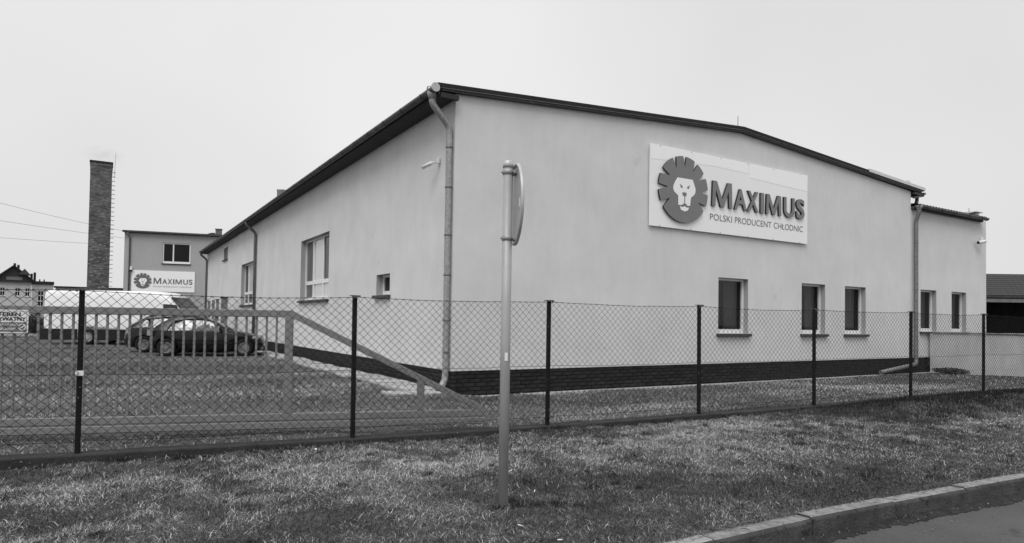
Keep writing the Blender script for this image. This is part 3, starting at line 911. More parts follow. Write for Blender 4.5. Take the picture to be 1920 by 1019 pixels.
# mesh per bay: interlaced zig-zag wires
def zig(b_v, b_f, p, q, r):
    d = (q - p); l = np.linalg.norm(d); d = d / l
    s = np.array([0., 1., 0.]); t = np.cross(d, s); t /= np.linalg.norm(t)
    base = len(b_v)
    for c in (p, q):
        for a in (0, 2.094, 4.189):
            b_v.append(c + r * (math.cos(a) * s + math.sin(a) * t))
    for k in range(3):
        b_f.append((base + k, base + (k + 1) % 3, base + 3 + (k + 1) % 3, base + 3 + k))
def bay(i):
    xa, za, ta = POST[i]; xb, zb, tb = POST[i + 1]
    nW = max(10, round((xb - xa) / 0.090)); nH = 17
    V, F = [], []
    sag = lambda t: -0.018 * 4 * t * (1 - t)
    top = lambda t: (ta + (tb - ta) * t) - .035 + sag(t) * (1 + .3 * (i % 3))
    bot = lambda t: (float(foot_z(xa + (xb - xa) * t)) + .055 + .02 * float(vnoise(t * 9 + i * 7, 0)))
    def P(u, v, off):           # u 0..nW, v 0..2nH
        t = u / nW
        x = xa + (xb - xa) * t + .010 * (float(vnoise(u * .6, v * .4, 1, i)) - .5)
        h = v / (2 * nH)
        z = bot(t) + (top(t) - bot(t)) * h + .008 * (float(vnoise(u * .7, v * .5, 1, i + 9)) - .5)
        bulge = .03 * math.sin(math.pi * h) * (float(vnoise(u * .12, v * .05, 1, i + 4)) - .5)
        return np.array([x, float(fence_y(x)) - .036 + bulge + off, z])
    for u in range(nW):
        for v in range(2 * nH):
            # wire between columns u (even v) and u+.5
            a, c = (u, u + .5) if v % 2 == 0 else (u + .5, u)
            zig(V, F, P(a, v, .002), P(c, v + 1, -.002), .0024)
            a, c = (u + 1, u + .5) if v % 2 == 0 else (u + .5, u + 1)
            zig(V, F, P(a, v, -.002), P(c, v + 1, .002), .0024)
    V = np.array(V); F = np.array(F)
    o = put(bpy.data.objects.new('wire_mesh', np_mesh('wire_mesh', V, F.ravel(), np.full(len(F), 4), 'wire')))
    fput(o); o['kind'] = 'stuff'
    for nm, hh, r in (('top_wire', 1.0, .0030), ('middle_wire', .46, .0024), ('bottom_wire', .03, .0026)):
        b = MB()
        b.tube([P(u, hh * 2 * nH, -.004 if hh < .9 else 0) for u in np.linspace(0, nW, 12)], r, 5)
        if hh > .9:       # twisted knuckles along the selvedge
            for u in range(nW + 1):
                p = P(u, 2 * nH, 0)
                b.tube([p + np.array([-.006, 0, -.008]), p + np.array([.0, 0, .010]), p + np.array([.007, 0, -.006])], .0032, 4)
        fput(b.build(nm, 'wire'))
for i in range(1, len(POST) - 1): bay(i)
# tie wire and a clip on the second post
MB().box(-.218 - .034, -.218 + .03, float(fence_y(-.218)) - .045, float(fence_y(-.218)) - .031, .80, .845).build('white_clip', 'white', None)
o = bpy.data.objects['white_clip']; fput(o)
# footing, cast in lengths
xx = -7.0
while xx < 24:
    l = rnd.uniform(2.2, 2.9); x1 = xx + l - .006
    b = MB(); ns = 12; prev = None
    for k in range(ns + 1):
        x = xx + (x1 - xx) * k / ns; y = float(fence_y(x)); z = float(foot_z(x)) + .006 * (float(vnoise(x, 1, 7)) - .5)
        j = .012 * (float(vnoise(x, 5, 6)) - .5)
        ring = [b.bm.verts.new(p) for p in ((x, y - .085 + j, -.3), (x, y - .085 + j, z - .012), (x, y - .073 + j, z), (x, y + .09 + j, z + .003), (x, y + .10 + j, -.3))]
        if prev:
            for a in range(5): b.bm.faces.new((prev[a], prev[(a + 1) % 5], ring[(a + 1) % 5], ring[a]))
        else: b.bm.faces.new(ring)
        prev = ring
    b.bm.faces.new(prev[::-1])
    fput(b.build('footing', 'footing'))
    xx += l

# ================================================================ sliding gate
gate = empty('sliding_gate', (-0.949, 8.659, 0), R(-16.67), 'grey tubular steel sliding gate with a sloping brace tail behind the fence', 'gate')
MB().box(-2.6, 2.80, -.03, .03, 1.355, 1.437).build('top_rail', 'gate', gate, bevel=.006)
MB().box(2.80, 2.89, -.032, .032, .252, 1.437).build('upright', 'gate', gate, bevel=.006)
MB().bar((2.86, 0, 1.40), (5.16, 0, .245), .058, .075).build('brace', 'gate', gate, bevel=.006)
MB().box(4.33, 4.42, -.028, .028, .252, .62).build('upright', 'gate', gate, bevel=.006)
MB().box(-2.6, 5.18, -.03, .03, .172, .251).build('bottom_rail', 'gate_rail', gate, bevel=.006)
MB().box(-2.6, 5.20, -.04, .04, .078, .158).build('guide_rail', 'gate_rail', gate, bevel=.008)
bal = MB().box(-.011, .011, -.011, .011, .25, 1.356).mesh('baluster', 'gate')
s = -2.5; k = 0
while s < 2.76:
    o = bpy.data.objects.new('baluster', bal); put(o, gate); o.location = (s, 0, 0); s += .1085
# notice hung on the gate
nt_ = empty('private_ground_notice', (-.949 + .073 * .958 - .05 * .287, 8.659 - .073 * .287 - .05 * .958, 1.27), R(-16.67), 'white notice board with black lettering hung on the sliding gate', 'sign')
NS = lambda u, d, z: (u, -d, z)
def rrect(x0, x1, z0, z1, r, n=5):
    p = []
    for cx, cz, a in ((x1 - r, z1 - r, 0), (x0 + r, z1 - r, 90), (x0 + r, z0 + r, 180), (x1 - r, z0 + r, 270)):
        for i in range(n + 1): p.append((cx + r * math.cos(R(a + 90 * i / n)), cz + r * math.sin(R(a + 90 * i / n))))
    return p
MB().prism(rrect(-.175, .175, -.122, .122, .018), 0, .004, NS).build('plate', 'white', nt_)
MB().prism(rrect(-.162, .162, -.108, -.008, .008), .0045, .0065, NS).build('lower_panel', 'print', nt_)
b = MB()
for x0, x1, z0, z1 in ((-.162, .162, .106, .109), (.159, .162, -.005, .106), (-.162, -.159, -.005, .106)): b.box(x0, x1, .0045, .006, z0, z1, NS)
b.build('border_line', 'print', nt_)
font_mesh('TEREN', (-.105, .105, .054, .096), 0, 'word', ['black'], nt_, NS, .006, .035)
font_mesh('PRYWATNY', (-.156, .156, .004, .046), 0, 'word', ['black'], nt_, NS, .006, .035)
font_mesh('WSTĘP I WJAZD', (-.145, .085, -.050, -.022), 0, 'word', ['white'], nt_, NS, .0075, .01)
font_mesh('WZBRONIONY', (-.12, .065, -.092, -.066), 0, 'word', ['white'], nt_, NS, .0075, .01)
b = MB(); b.prism([(.122 + .033 * math.cos(t), -.058 + .036 * math.sin(t)) for t in np.linspace(0, 2 * math.pi, 24, endpoint=False)], .0066, .0078, NS); b.build('round_symbol', 'white', nt_)
b = MB(); b.prism([(.122 + .025 * math.cos(t), -.058 + .028 * math.sin(t)) for t in np.linspace(0, 2 * math.pi, 24, endpoint=False)], .0079, .0086, NS); b.build('round_symbol', 'print', nt_)
MB().bar((.105, -.0092, -.072), (.139, -.0092, -.044), .008, .001, up=(0, 1, 0)).build('round_symbol_bar', 'white', nt_)

# ================================================================ road sign seen from the back
vx, vy = .513, .858
nx_, ny_ = vx * .16 + vy * .987, vy * .16 - vx * .987
rs = empty('road_sign', (2.494, 4.167, float(gz(2.494, 4.167))), math.atan2(ny_, nx_), 'galvanised pole with a round road sign seen edge on from behind', 'road sign')
MB().tube([(0, 0, -.2), (0, 0, 2.535)], .0365, 24).build('pole', 'pole', rs)
MB().lathe([(.0, 2.562), (.028, 2.56), (.038, 2.552), (.040, 2.53), (.040, 2.508)], 20).build('pole_cap', 'sign_rim', rs)
zc = 2.235
D = lambda x, y, z: (.060 + z, x, zc + y)
dsc = MB().lathe([(0, 0), (.15, .001), (.283, .002), (.289, 0)], 64, D)
dsc.lathe([(.289, 0), (.293, -.003), (.298, -.010), (.298, .006), (.290, .009), (0, .009)], 64, D)
dsc = dsc.build('disc', 'sign_back', rs)
rr = MB(); prof = [(.284, .000), (.287, -.010), (.292, -.014), (.299, -.013), (.302, -.006), (.302, .008), (.292, .011)]
rings = []
for r, h in prof: rings.append([rr.bm.verts.new(D(r * math.cos(2 * math.pi * k / 72), r * math.sin(2 * math.pi * k / 72), h)) for k in range(72)])
for a, c in zip(rings, rings[1:]):
    for k in range(72):
        f = rr.bm.faces.new((a[k], a[(k + 1) % 72], c[(k + 1) % 72], c[k])); f.smooth = True
rr.build('rim', 'sign_rim', dsc)
for z in (2.475, 1.985):
    b = MB(); b.lathe([(.0375, z - .018), (.042, z - .016), (.042, z + .016), (.0375, z + .018)], 20)
    b.box(.036, .058, -.055, .055, z - .014, z + .014)
    for q in (-.045, .045):
        b.tube([(.03, q, z), (.062, q, z)], .009, 8)
    b.tube([(-.05, .0, z), (-.036, 0, z)], .008, 8)
    b.build('clamp', 'zinc', rs)
MB().box(.0572, .0592, -.20, -.16, 2.19, 2.255).build('sticker', 'white', dsc)
MB().box(-.010, .012, -.0395, -.036, 1.08, 1.14).build('sticker', 'white', rs)

# ================================================================ vehicles
def eval_bool(obj, cutters):
    for c in cutters:
        m_ = obj.modifiers.new('cut', 'BOOLEAN'); m_.operation = 'DIFFERENCE'; m_.object = c; m_.solver = 'EXACT'
    bpy.context.view_layer.update()
    me = bpy.data.meshes.new_from_object(obj.evaluated_get(bpy.context.evaluated_depsgraph_get()))
    obj.modifiers.clear(); old = obj.data; obj.data = me; bpy.data.meshes.remove(old)
    for c in cutters: bpy.data.objects.remove(c)
def sliced(rows, n=44):
    """closed body from horizontal slices (z, x_rear, x_front, half_width, squareness)"""
    b = MB(); rings = []
    for z, xr, xf, hw, sq in rows:
        ring = []
        for k in range(n):
            a = 2 * math.pi * (k + .5) / n; c, s = math.cos(a), math.sin(a)
            ring.append(b.bm.verts.new(((xr + xf) / 2 + (xf - xr) / 2 * math.copysign(abs(c) ** (2 / sq), c), hw * math.copysign(abs(s) ** (2 / sq), s), z)))
        rings.append(ring)
    for a, c in zip(rings, rings[1:]):
        for k in range(n):
            f = b.bm.faces.new((a[k], a[(k + 1) % n], c[(k + 1) % n], c[k])); f.smooth = True
    b.bm.faces.new(rings[0]); b.bm.faces.new(rings[-1])
    return b
def wheel(parent, x, y, r, wd, spokes=6, rim_m='rim'):
    s = 1 if y > 0 else -1
    W = lambda a, c, h: (x + a, y + h * s, r + c)
    t = MB().lathe([(r * .60, -wd / 2), (r * .93, -wd / 2), (r, -wd * .32), (r, wd * .32), (r * .93, wd / 2), (r * .66, wd / 2), (r * .64, wd * .2), (0, wd * .2)], 28, W).build('wheel', 'rubber', parent)
    b = MB()
    b.lathe([(r * .52, wd * .25), (r * .54, wd * .44), (r * .66, wd * .46), (r * .655, wd * .2)], 28, W)
    b.lathe([(0, wd * .40), (r * .15, wd * .40), (r * .17, wd * .22)], 12, W)
    for k in range(spokes):
        a = 2 * math.pi * k / spokes + .3
        b.bar(W(math.cos(a) * r * .1, math.sin(a) * r * .1, wd * .34), W(math.cos(a) * r * .58, math.sin(a) * r * .58, wd * .36), r * .15, wd * .12, up=(0, 1, 0))
    b.build('rim', rim_m, t)
    return t
CAR = [(.17, -.50, 2.92, .68, 5), (.24, -.58, 2.99, .77, 5), (.34, -.63, 3.03, .81, 5.5), (.46, -.63, 3.04, .83, 5.5), (.56, -.61, 3.02, .835, 5.5),
       (.64, -.60, 2.97, .83, 5.5), (.71, -.58, 2.83, .825, 5.5), (.77, -.56, 2.60, .82, 5.5), (.82, -.54, 2.33, .81, 5.5), (.86, -.52, 2.08, .80, 6), (.89, -.50, 1.98, .785, 6),
       (1.0, -.40, 1.80, .735, 6), (1.12, -.25, 1.58, .69, 6), (1.22, -.10, 1.37, .655, 6), (1.30, .06, 1.18, .62, 6), (1.355, .22, 1.02, .58, 5), (1.385, .38, .86, .50, 4.5), (1.395, .5, .75, .38, 4)]
def side_w(rows, z):
    for a, c in zip(rows, rows[1:]):
        if a[0] <= z <= c[0]: return a[3] + (c[3] - a[3]) * (z - a[0]) / (c[0] - a[0])
    return rows[-1][3]
def car(loc, rz, paint, label, wins, rows=CAR, roof_rails=False):
    e = empty('parked_car', loc, rz, label, 'car', 'cars parked in the yard')
    body = sliced(rows).build('body', paint, e)
    cut = []
    for x in (0, 2.43):
        b = MB(); b.tube([(x, -1.2, .30), (x, -.58, .30)], .345, 28); cut.append(b.build('cut', 'black'))
        b = MB(); b.tube([(x, 1.2, .30), (x, .58, .30)], .345, 28); cut.append(b.build('cut', 'black'))
    for poly in wins:
        cut.append(MB().prism(poly, -1.2, 1.2).build('cut', 'black'))
    body.parent = None
    eval_bool(body, cut); body.parent = e
    if not body.data.materials: body.data.materials.append(M[paint])
    for i in range(len(body.data.materials)): body.data.materials[i] = M[paint]
    for poly in wins:
        for s in (-1, 1):
            b = MB(); vs = [b.bm.verts.new((x, s * (side_w(rows, z) - .022), z)) for x, z in poly]; b.bm.faces.new(vs)
            b.build('side_window', 'clear', body)
    # windscreen and rear window, rubbing strip, lamps, mirrors, handles
    def across(name, xfun, z0, z1, inset, m_, off):
        b = MB(); Q = []
        for z in np.linspace(z0, z1, 5):
            x = xfun(z) + off; ww = side_w(rows, z) - inset
            Q.append([b.bm.verts.new((x - (.05 if off > 0 else -.05) * abs(y) ** 4, y * ww, z)) for y in np.linspace(-1, 1, 7)])
        for a, c in zip(Q, Q[1:]):
            for i in range(6): b.bm.faces.new((a[i], a[i + 1], c[i + 1], c[i]))
        b.build(name, m_, body)
    fx = lambda z: np.interp(z, [r_[0] for r_ in rows], [r_[2] for r_ in rows])
    rx = lambda z: np.interp(z, [r_[0] for r_ in rows], [r_[1] for r_ in rows])
    across('windscreen', fx, .92, 1.31, .10, 'carglass', .012)
    across('rear_window', rx, .92, 1.27, .12, 'carglass', -.012)
    for s in (-1, 1):
        MB().box(2.70, 2.93, min(s * .60, s * .815), max(s * .60, s * .815), .60, .70).build('headlight', 'lamp', body, bevel=.02)
        MB().box(-.60, -.47, min(s * .62, s * .80), max(s * .62, s * .80), .68, .90).build('tail_lamp', 'lamp', body, bevel=.02)
        b = MB(); b.tube([(1.72, s * .74, .92), (1.70, s * .86, .95)], .02, 6); b.box(1.64, 1.74, min(s * .82, s * .96), max(s * .82, s * .96), .89, 1.0)
        b.build('mirror', 'black', body, bevel=.01)
        MB().box(.92, 1.06, s * .822 - .008, s * .822 + .008, .755, .78).build('door_handle', 'black', body)
        MB().box(.36, 2.07, s * .836 - .006, s * .836 + .006, .44, .48).build('rubbing_strip', 'black', body)
        MB().box(.835, .843, s * .829 - .006, s * .829 + .004, .30, .85).build('door_gap', 'black', body)
        for x in (0, 2.43): wheel(e, x, s * .735, .295, .19)
        if roof_rails: MB().tube([(.1, s * .50, 1.36), (.3, s * .50, 1.42), (.9, s * .50, 1.42), (1.1, s * .50, 1.37)], .014, 6).build('roof_rail', 'black', body)
    MB().box(-.64, -.60, -.26, .26, .40, .52).build('number_plate', 'white', body)
    MB().box(3.03, 3.055, -.26, .26, .34, .45).build('number_plate', 'white', body)
    return e
W1 = [[(.02, .87), (.78, .885), (.78, 1.215), (.55, 1.24), (.34, 1.19), (.14, 1.04)], [(.87, .885), (1.74, .90), (1.60, 1.03), (1.36, 1.17), (1.12, 1.235), (.87, 1.235)]]
car((1.668 + .196, 25.058 + .71, float(gz(1.7, 25))), R(-15.5), 'car_dark', 'black three door hatchback nearest the fence, light wall seen through its windows', W1)
C2 = [(z, xr - .12 + .10 * (z > .9), xf, hw, q) for z, xr, xf, hw, q in CAR]
C2 = [(z * 1.03, xr, xf, hw, q) for z, xr, xf, hw, q in C2]
W2 = [[(-.20, .93), (.12, .93), (.12, 1.17), (.02, 1.19)], [(.20, .92), (.82, .92), (.82, 1.25), (.55, 1.265), (.30, 1.235)], [(.90, .92), (1.74, .94), (1.60, 1.06), (1.36, 1.20), (1.12, 1.265), (.90, 1.265)]]
car((1.30, 28.4, float(gz(1, 29))), R(-15.5), 'car_dark2', 'dark hatchback with roof rails parked behind the black hatchback', W2, C2, True)

van = empty('delivery_van', (-2.2, 37.68, 0), R(-31.4), 'long white panel van with black lower sides behind the parked cars', 'van')
VR = [(.28, .02, 6.75, .93, 9), (.62, .0, 6.85, .98, 9), (.95, .0, 6.85, 1.0, 9), (1.15, .0, 6.70, 1.0, 9), (1.3, .0, 6.58, 1.0, 9), (1.75, .0, 6.28, .99, 9), (2.1, .0, 5.98, .97, 9), (2.3, .01, 5.75, .95, 9), (2.40, .03, 5.58, .92, 8), (2.455, .08, 5.35, .87, 7), (2.475, .2, 5.1, .75, 6)]
vb = sliced(VR, 60).build('body', 'van', van)
ct = []
for x in (2.18, 5.75):
    for s in (-1, 1): ct.append(MB().tube([(x, s * 1.3, .36), (x, s * .72, .36)], .43, 28).build('cut', 'black'))
vb.parent = None
eval_bool(vb, ct); vb.parent = van
for i in range(len(vb.data.materials)): vb.data.materials[i] = M['van']
for s in (-1, 1):
    b = MB()
    for x0, x1 in ((.02, 1.72), (2.63, 5.30)): b.box(x0, x1, min(s * .97, s * 1.015), max(s * .97, s * 1.015), .20, .70)
    b.build('skirt', 'black', van)
    MB().prism([(5.62, 1.25), (6.45, 1.25), (6.22, 1.86), (5.62, 1.90)], min(s * .985, s * 1.01), max(s * .985, s * 1.01)).build('cab_window', 'carglass', vb)
    for x in (2.18, 5.75): wheel(van, x, s * .86, .345, .24, 8, 'pole')
    MB().box(.05, 5.4, s * 1.0 - .008, s * 1.0 + .008, 1.42, 1.45).build('side_moulding', 'gate', vb)
    MB().box(5.9, 6.0, s * 1.02 - .05, s * 1.25, 1.35, 1.65).build('mirror', 'black', vb) if s > 0 else MB().box(5.9, 6.0, -1.25, -.99, 1.35, 1.65).build('mirror', 'black', vb)
MB().box(-.04, .02, -.7, .7, .9, 1.0).build('rear_bumper', 'black', van)
MB().prism([(6.66, 1.22), (6.30, 1.80), (5.90, 2.22), (5.87, 2.20), (6.27, 1.79), (6.63, 1.21)], -.85, .85).build('windscreen', 'carglass', vb)

# ================================================================ rear office block
ofc = empty('office_block', (.847, 60.25, 0), R(-14), 'grey two storey office block with a small lion sign', 'building')
OF = lambda u, d, z: (u, -d, z)
oo = [(2.72, 4.76, 5.58, 7.24)]
wall('front_wall', OF, 0, 12, -.2, lambda u: 7.92, oo, ofc, ['stucco_grey', 'reveal'], rd=.14)
window(OF, *oo[0], ofc, rd=.14, cols=(.38,), panes=['glass', 'glass'], fw=.09)
b = MB()
b.face([(0, 0, -.2), (0, 10, -.2), (0, 10, 7.92), (0, 0, 7.92)]); b.face([(12, 0, -.2), (12, 0, 7.92), (12, 10, 7.92), (12, 10, -.2)])
b.face([(0, 10, -.2), (12, 10, -.2), (12, 10, 7.92), (0, 10, 7.92)]); b.build('side_wall', 'stucco_grey', ofc)
orf = MB().box(-.12, 12.1, -.22, 10.1, 7.95, 8.08).build('roof', 'roof', ofc)
gutter('gutter', (-.1, -.30, 8.0), (12, -.30, 8.0), .08, orf, 1.5)
b = MB(); b.box(6.5, 6.95, .6, 1.05, 8.08, 8.6); b.box(6.46, 6.99, .56, 1.09, 8.6, 8.66); b.build('roof_chimney', 'chimney', orf)
MB().prism([(5.6, 8.08), (6.45, 8.08), (6.45, 8.3), (6.2, 8.3)], .6, .9).build('roof_hatch', 'fascia', orf)
MB().tube([(.28, -.28, 7.95), (.28, -.28, 7.8), (.40, -.07, 7.5), (.40, -.07, 0)], .06, 10).build('downpipe', 'zinc_dark', ofc)
k_ = .794
os_ = empty('office_lion_sign', (.847 + .58 * math.cos(R(-14)) + .05 * math.sin(R(-14)), 60.25 + .58 * math.sin(R(-14)) - .05 * math.cos(R(-14)), 3.29), R(-14), 'small pale lion sign on the grey office block behind the van', 'sign')
O2 = lambda u, d, z: (u * k_, -d, (z - .92) * k_ + .835)
MB().box(0, 4.55, -.03, 0, 0, 1.67, SG).build('board', 'board', os_)
lion(O2, .004, .012, os_, ['print', 'print'], True)
for c_, bx_ in LET:
    if c_ == 'M': letter_m(bx_, 0, ['print'], os_, O2, .006)
    else: font_mesh(c_, bx_, 0, 'letter', ['print'], os_, O2, .006, .028)
for wd, bx_ in WRD: font_mesh(wd, bx_, 0, 'word', ['gate'], os_, O2, .006, -.004)
c_ = empty('floodlight', (.847 + .52, 60.25 - .2, 4.95), R(-14), 'small white floodlight beside the downpipe of the grey office block', 'lamp')
MB().box(-.08, .08, -.12, .04, 0, .26).build('housing', 'white', c_, bevel=.02); MB().box(-.07, .07, -.16, -.03, -.12, -.01).build('lens', 'black', c_)

# ================================================================ brick chimney stack
ch = empty('brick_chimney_stack', (-.90, 65.2, 0), 0, 'tall square old brick chimney stack with climbing irons', 'chimney')
b = MB()
for z0, z1, w_ in ((0, 13.35, .775), (13.35, 13.75, .79), (13.75, 13.98, .81)): b.box(-w_, w_, -w_, w_, z0, z1)
b.build('shaft', 'chimney', ch)
MB().box(-.835, .835, -.835, .835, 13.985, 14.17).build('crown', 'roof', ch, bevel=.02)
b = MB()
for k in range(46):      # mortar-smeared and spalled bricks standing proud of the lower shaft
    u = rnd.uniform(-.7, .55); z = 3.4 + 4.2 * rnd.random() ** 1.3
    b.box(u, u + rnd.uniform(.08, .2), -.787, -.775, z, z + .06)
o = b.build('pale_bricks', 'slab', ch); o['kind'] = 'stuff'
for k in range(34):
    z = 1.2 + k * .368
    x0 = .775
    MB().tube([(x0 - .02, -.75, z), (x0 + .22, -.75, z), (x0 + .22, -.45, z), (x0 - .02, -.45, z)], .014, 6).build('climbing_iron', 'zinc_dark', ch)
MB().tube([(.95, -.6, 12.9), (1.0, -.6, 15.0)], .014, 6).build('lightning_rod', 'zinc_dark', ch)
sm_ = bpy.data.materials.new('smoke'); sm_.use_nodes = True
t_ = sm_.node_tree
for n in list(t_.nodes): t_.nodes.remove(n)
mo = t_.nodes.new('ShaderNodeOutputMaterial'); pv = t_.nodes.new('ShaderNodeVolumePrincipled'); pv.inputs['Color'].default_value = (.55, .55, .55, 1)
tcn = t_.nodes.new('ShaderNodeTexCoord'); ln = t_.nodes.new('ShaderNodeVectorMath'); ln.operation = 'LENGTH'
n1 = t_.nodes.new('ShaderNodeTexNoise'); n1.inputs['Scale'].default_value = 2.2; n1.inputs['Detail'].default_value = 4
m1 = t_.nodes.new('ShaderNodeMapRange'); m1.inputs['From Min'].default_value = 1.0; m1.inputs['From Max'].default_value = .2; m1.inputs['To Min'].default_value = 0; m1.inputs['To Max'].default_value = 1
m2 = t_.nodes.new('ShaderNodeMapRange'); m2.inputs['From Min'].default_value = .35; m2.inputs['From Max'].default_value = .7; m2.inputs['To Max'].default_value = .22
mm_ = t_.nodes.new('ShaderNodeMath'); mm_.operation = 'MULTIPLY'
t_.links.new(tcn.outputs['Object'], ln.inputs[0]); t_.links.new(ln.outputs['Value'], m1.inputs['Value']); t_.links.new(tcn.outputs['Object'], n1.inputs['Vector'])
t_.links.new(n1.outputs['Fac'], m2.inputs['Value']); t_.links.new(m1.outputs['Result'], mm_.inputs[0]); t_.links.new(m2.outputs['Result'], mm_.inputs[1])
t_.links.new(mm_.outputs[0], pv.inputs['Density']); t_.links.new(pv.outputs[0], mo.inputs['Volume'])
M['smoke'] = sm_
b = MB(); bmesh.ops.create_icosphere(b.bm, subdivisions=3, radius=1.0)
o = b.build('smoke', 'smoke'); o.location = (-.75, 64.9, 14.75); o.scale = (1.7, 1.4, .85)
tag(o, 'thin puff of smoke over the brick chimney stack', 'smoke', kind='stuff')

# ================================================================ far houses at the left
hs = empty('far_villa', (-17.6, 174.3, 0), R(5.6), 'distant villa with a dark steep gable roof and chimneys', 'house')
HS = lambda u, d, z: (u, -d, z)
ho = [(-2.84, -1.7, 5.0, 6.9), (.34, 1.48, 5.0, 6.9), (2.5, 3.6, 5.0, 6.9), (-5.6, -4.5, 5.0, 6.9)]
wall('front_wall', HS, -7.5, 3.9, 0, lambda u: 7.85, ho, hs, ['house', 'reveal'], rd=.2)
hs.scale = (.8, 1, 1)
for o in ho: window(HS, *o, hs, rd=.2, cols=(.5,), rows=(.6,), fw=.12)
MB().box(-7.7, 4.0, .05, .45, 7.86, 8.1, HS).build('cornice', 'fascia', hs)
b = MB(); b.prism([(-4.7, 8.1), (4.7, 8.1), (0, 11.5)], -.3, -.1, HS); b.build('gable_wall', 'tile', hs)
b = MB()
b.prism([(-5.3, 7.95), (0, 11.75), (0, 11.45), (-5.1, 7.7)], .5, -11, HS); b.prism([(5.3, 7.95), (0, 11.75), (0, 11.45), (5.1, 7.7)], .5, -11, HS)
vr = b.build('roof', 'roof', hs)
b = MB(); b.prism([(.9, 9.7), (2.3, 11.0), (3.6, 9.7)], .6, -3, HS); b.build('dormer_roof', 'fascia', vr)
b = MB(); b.prism([(-1.6, 8.5), (1.9, 8.5), (1.9, 9.2), (-1.6, 9.2)], -.08, .02, HS); b.build('gable_balcony', 'timber_l', hs)
for u, z in ((.15, 12.3), (.95, 12.0), (3.9, 10.2), (4.6, 10.5)):
    MB().box(u - .28, u + .28, -4, -3.4, 8.5, z, HS).build('roof_chimney', 'timber', vr)
ex = empty('flat_roofed_house_wing', (-17.6 + 3.95 * .8, 174.3 + .3, 0), R(5.6), 'pale flat roofed wing beside the distant villa', 'house')
eo = [(1.35, 2.65, 3.0, 6.4)]
wall('front_wall', HS, 0, 4.7, 0, lambda u: 7.8, eo, ex, ['house_dim', 'reveal'], rd=.2)
ex.scale = (.8, 1, 1)
window(HS, *eo[0], ex, rd=.2, cols=(.5,), rows=(.35, .7), fw=.1)
MB().box(-.05, 4.9, -8, .25, 7.8, 8.45, HS).build('roof', 'roof', ex)
b = MB(); b.face([(4.7, 0, 0), (4.7, 8, 0), (4.7, 8, 7.8), (4.7, 0, 7.8)]); b.build('side_wall', 'house_dim', ex)
for u in (1.6, 2.6): MB().box(u, u + .3, -3, -2.7, 8.45, 9.0, HS).build('roof_chimney', 'timber', ex)
lg = empty('long_low_garage', (-5.0, 85.1, 0), R(-4), 'long low pale garage with a thin dark roof edge before the chimney', 'garage')
MB().box(0, 9, 0, 5, 0, 4.2).build('wall', 'house', lg)
MB().box(-.15, 9.15, -.3, 5.2, 4.2, 4.36).build('roof', 'roof', lg)

# overhead cables
def cable(p0, p1, sag, r, label):
    p0, p1 = Vector(p0), Vector(p1)
    b = MB(); b.tube([p0.lerp(p1, t) - Vector((0, 0, sag * 4 * t * (1 - t))) for t in np.linspace(0, 1, 24)], r, 5)
    tag(b.build('overhead_cable', 'black'), label, 'cable', 'overhead cables')
cable((-14.0, 41.0, 9.2), (.86, 60.2, 8.0), .35, .009, 'topmost overhead cable reaching the office block roof corner')
cable((-14.0, 41.0, 7.05), (.86, 60.2, 7.45), .15, .009, 'middle overhead cable crossing before the brick chimney')
cable((-14.0, 41.0, 5.4), (-1.2, 63.9, 7.2), .12, .009, 'lowest overhead cable ending at the brick chimney')

# ================================================================ shed at the far right
sh = empty('open_shed', (40.5, 17.6, 0), R(-33), 'dark open fronted shed with a tiled roof at the far right', 'shed')
b = MB()
b.face([(-1, 0, 3.15), (14, 0, 3.15), (14, 3.6, 4.65), (-1, 3.6, 4.65)]); b.face([(-1, 0, 3.05), (-1, 3.6, 4.55), (14, 3.6, 4.55), (14, 0, 3.05)])
b.face([(-1, 0, 3.05), (14, 0, 3.05), (14, 0, 3.15), (-1, 0, 3.15)]); b.face([(-1, 3.6, 4.65), (14, 3.6, 4.65), (14, 7.2, 3.15), (-1, 7.2, 3.15)]); b.face([(-1, 0, 3.05), (-1, 0, 3.15), (-1, 3.6, 4.65), (-1, 3.6, 4.55)])
sr = b.build('roof', 'tile', sh)
b = MB(); yy = 0.06
tl = MB().box(-.16, .16, 0, .36, -.008, .028).mesh('tile', 'tile')
for j in range(10):
    for i in range(24):
        o = bpy.data.objects.new('tile', tl); put(o, sr); t = .36 * j
        o.location = (-.8 + .33 * i + (.16 if j % 2 else 0), .02 + t * .922, 3.175 + t * .385); o.rotation_euler = (math.atan2(1.5, 3.6) - .04, 0, rnd.uniform(-.02, .02))
MB().box(-1, 14, .05, .20, 2.80, 3.0).build('eaves_beam', 'timber_l', sh)
for x in (-.6, 3.0, 6.6): MB().box(x, x + .18, .10, .28, 0, 2.85).build('post', 'timber', sh)
MB().box(-1, 14, 6.6, 6.8, 0, 3.3).build('back_wall', 'timber', sh)
MB().box(-1, -.85, .3, 6.6, 0, 3.2).build('side_wall', 'timber', sh)

# ================================================================ posts beside the yard wall
gp = empty('gate_pillar', (4.9, 35.75, 0), 0, 'grey square gate pillar with a flat cap by the yard wall', 'pillar')
MB().box(-.14, .14, -.14, .14, 0, 2.3).build('shaft', 'gate', gp)
MB().box(-.18, .18, -.18, .18, 2.3, 2.36).build('cap', 'fascia', gp)
for (x, y, z, l) in ((5.2, 44.3, 2.30, 'farthest slim grey post before the yard wall'), (5.2, 42.35, 2.30, 'middle slim grey post before the yard wall'), (5.2, 40.55, 2.33, 'nearest slim grey post before the yard wall')):
    e = empty('slim_post', (x, y, 0), 0, l, 'post', 'slim posts by the yard wall')
    MB().box(-.07, .07, -.07, .07, 0, z).build('shaft', 'gate', e); MB().box(-.08, .08, -.08, .08, z, z + .03).build('cap', 'fascia', e)

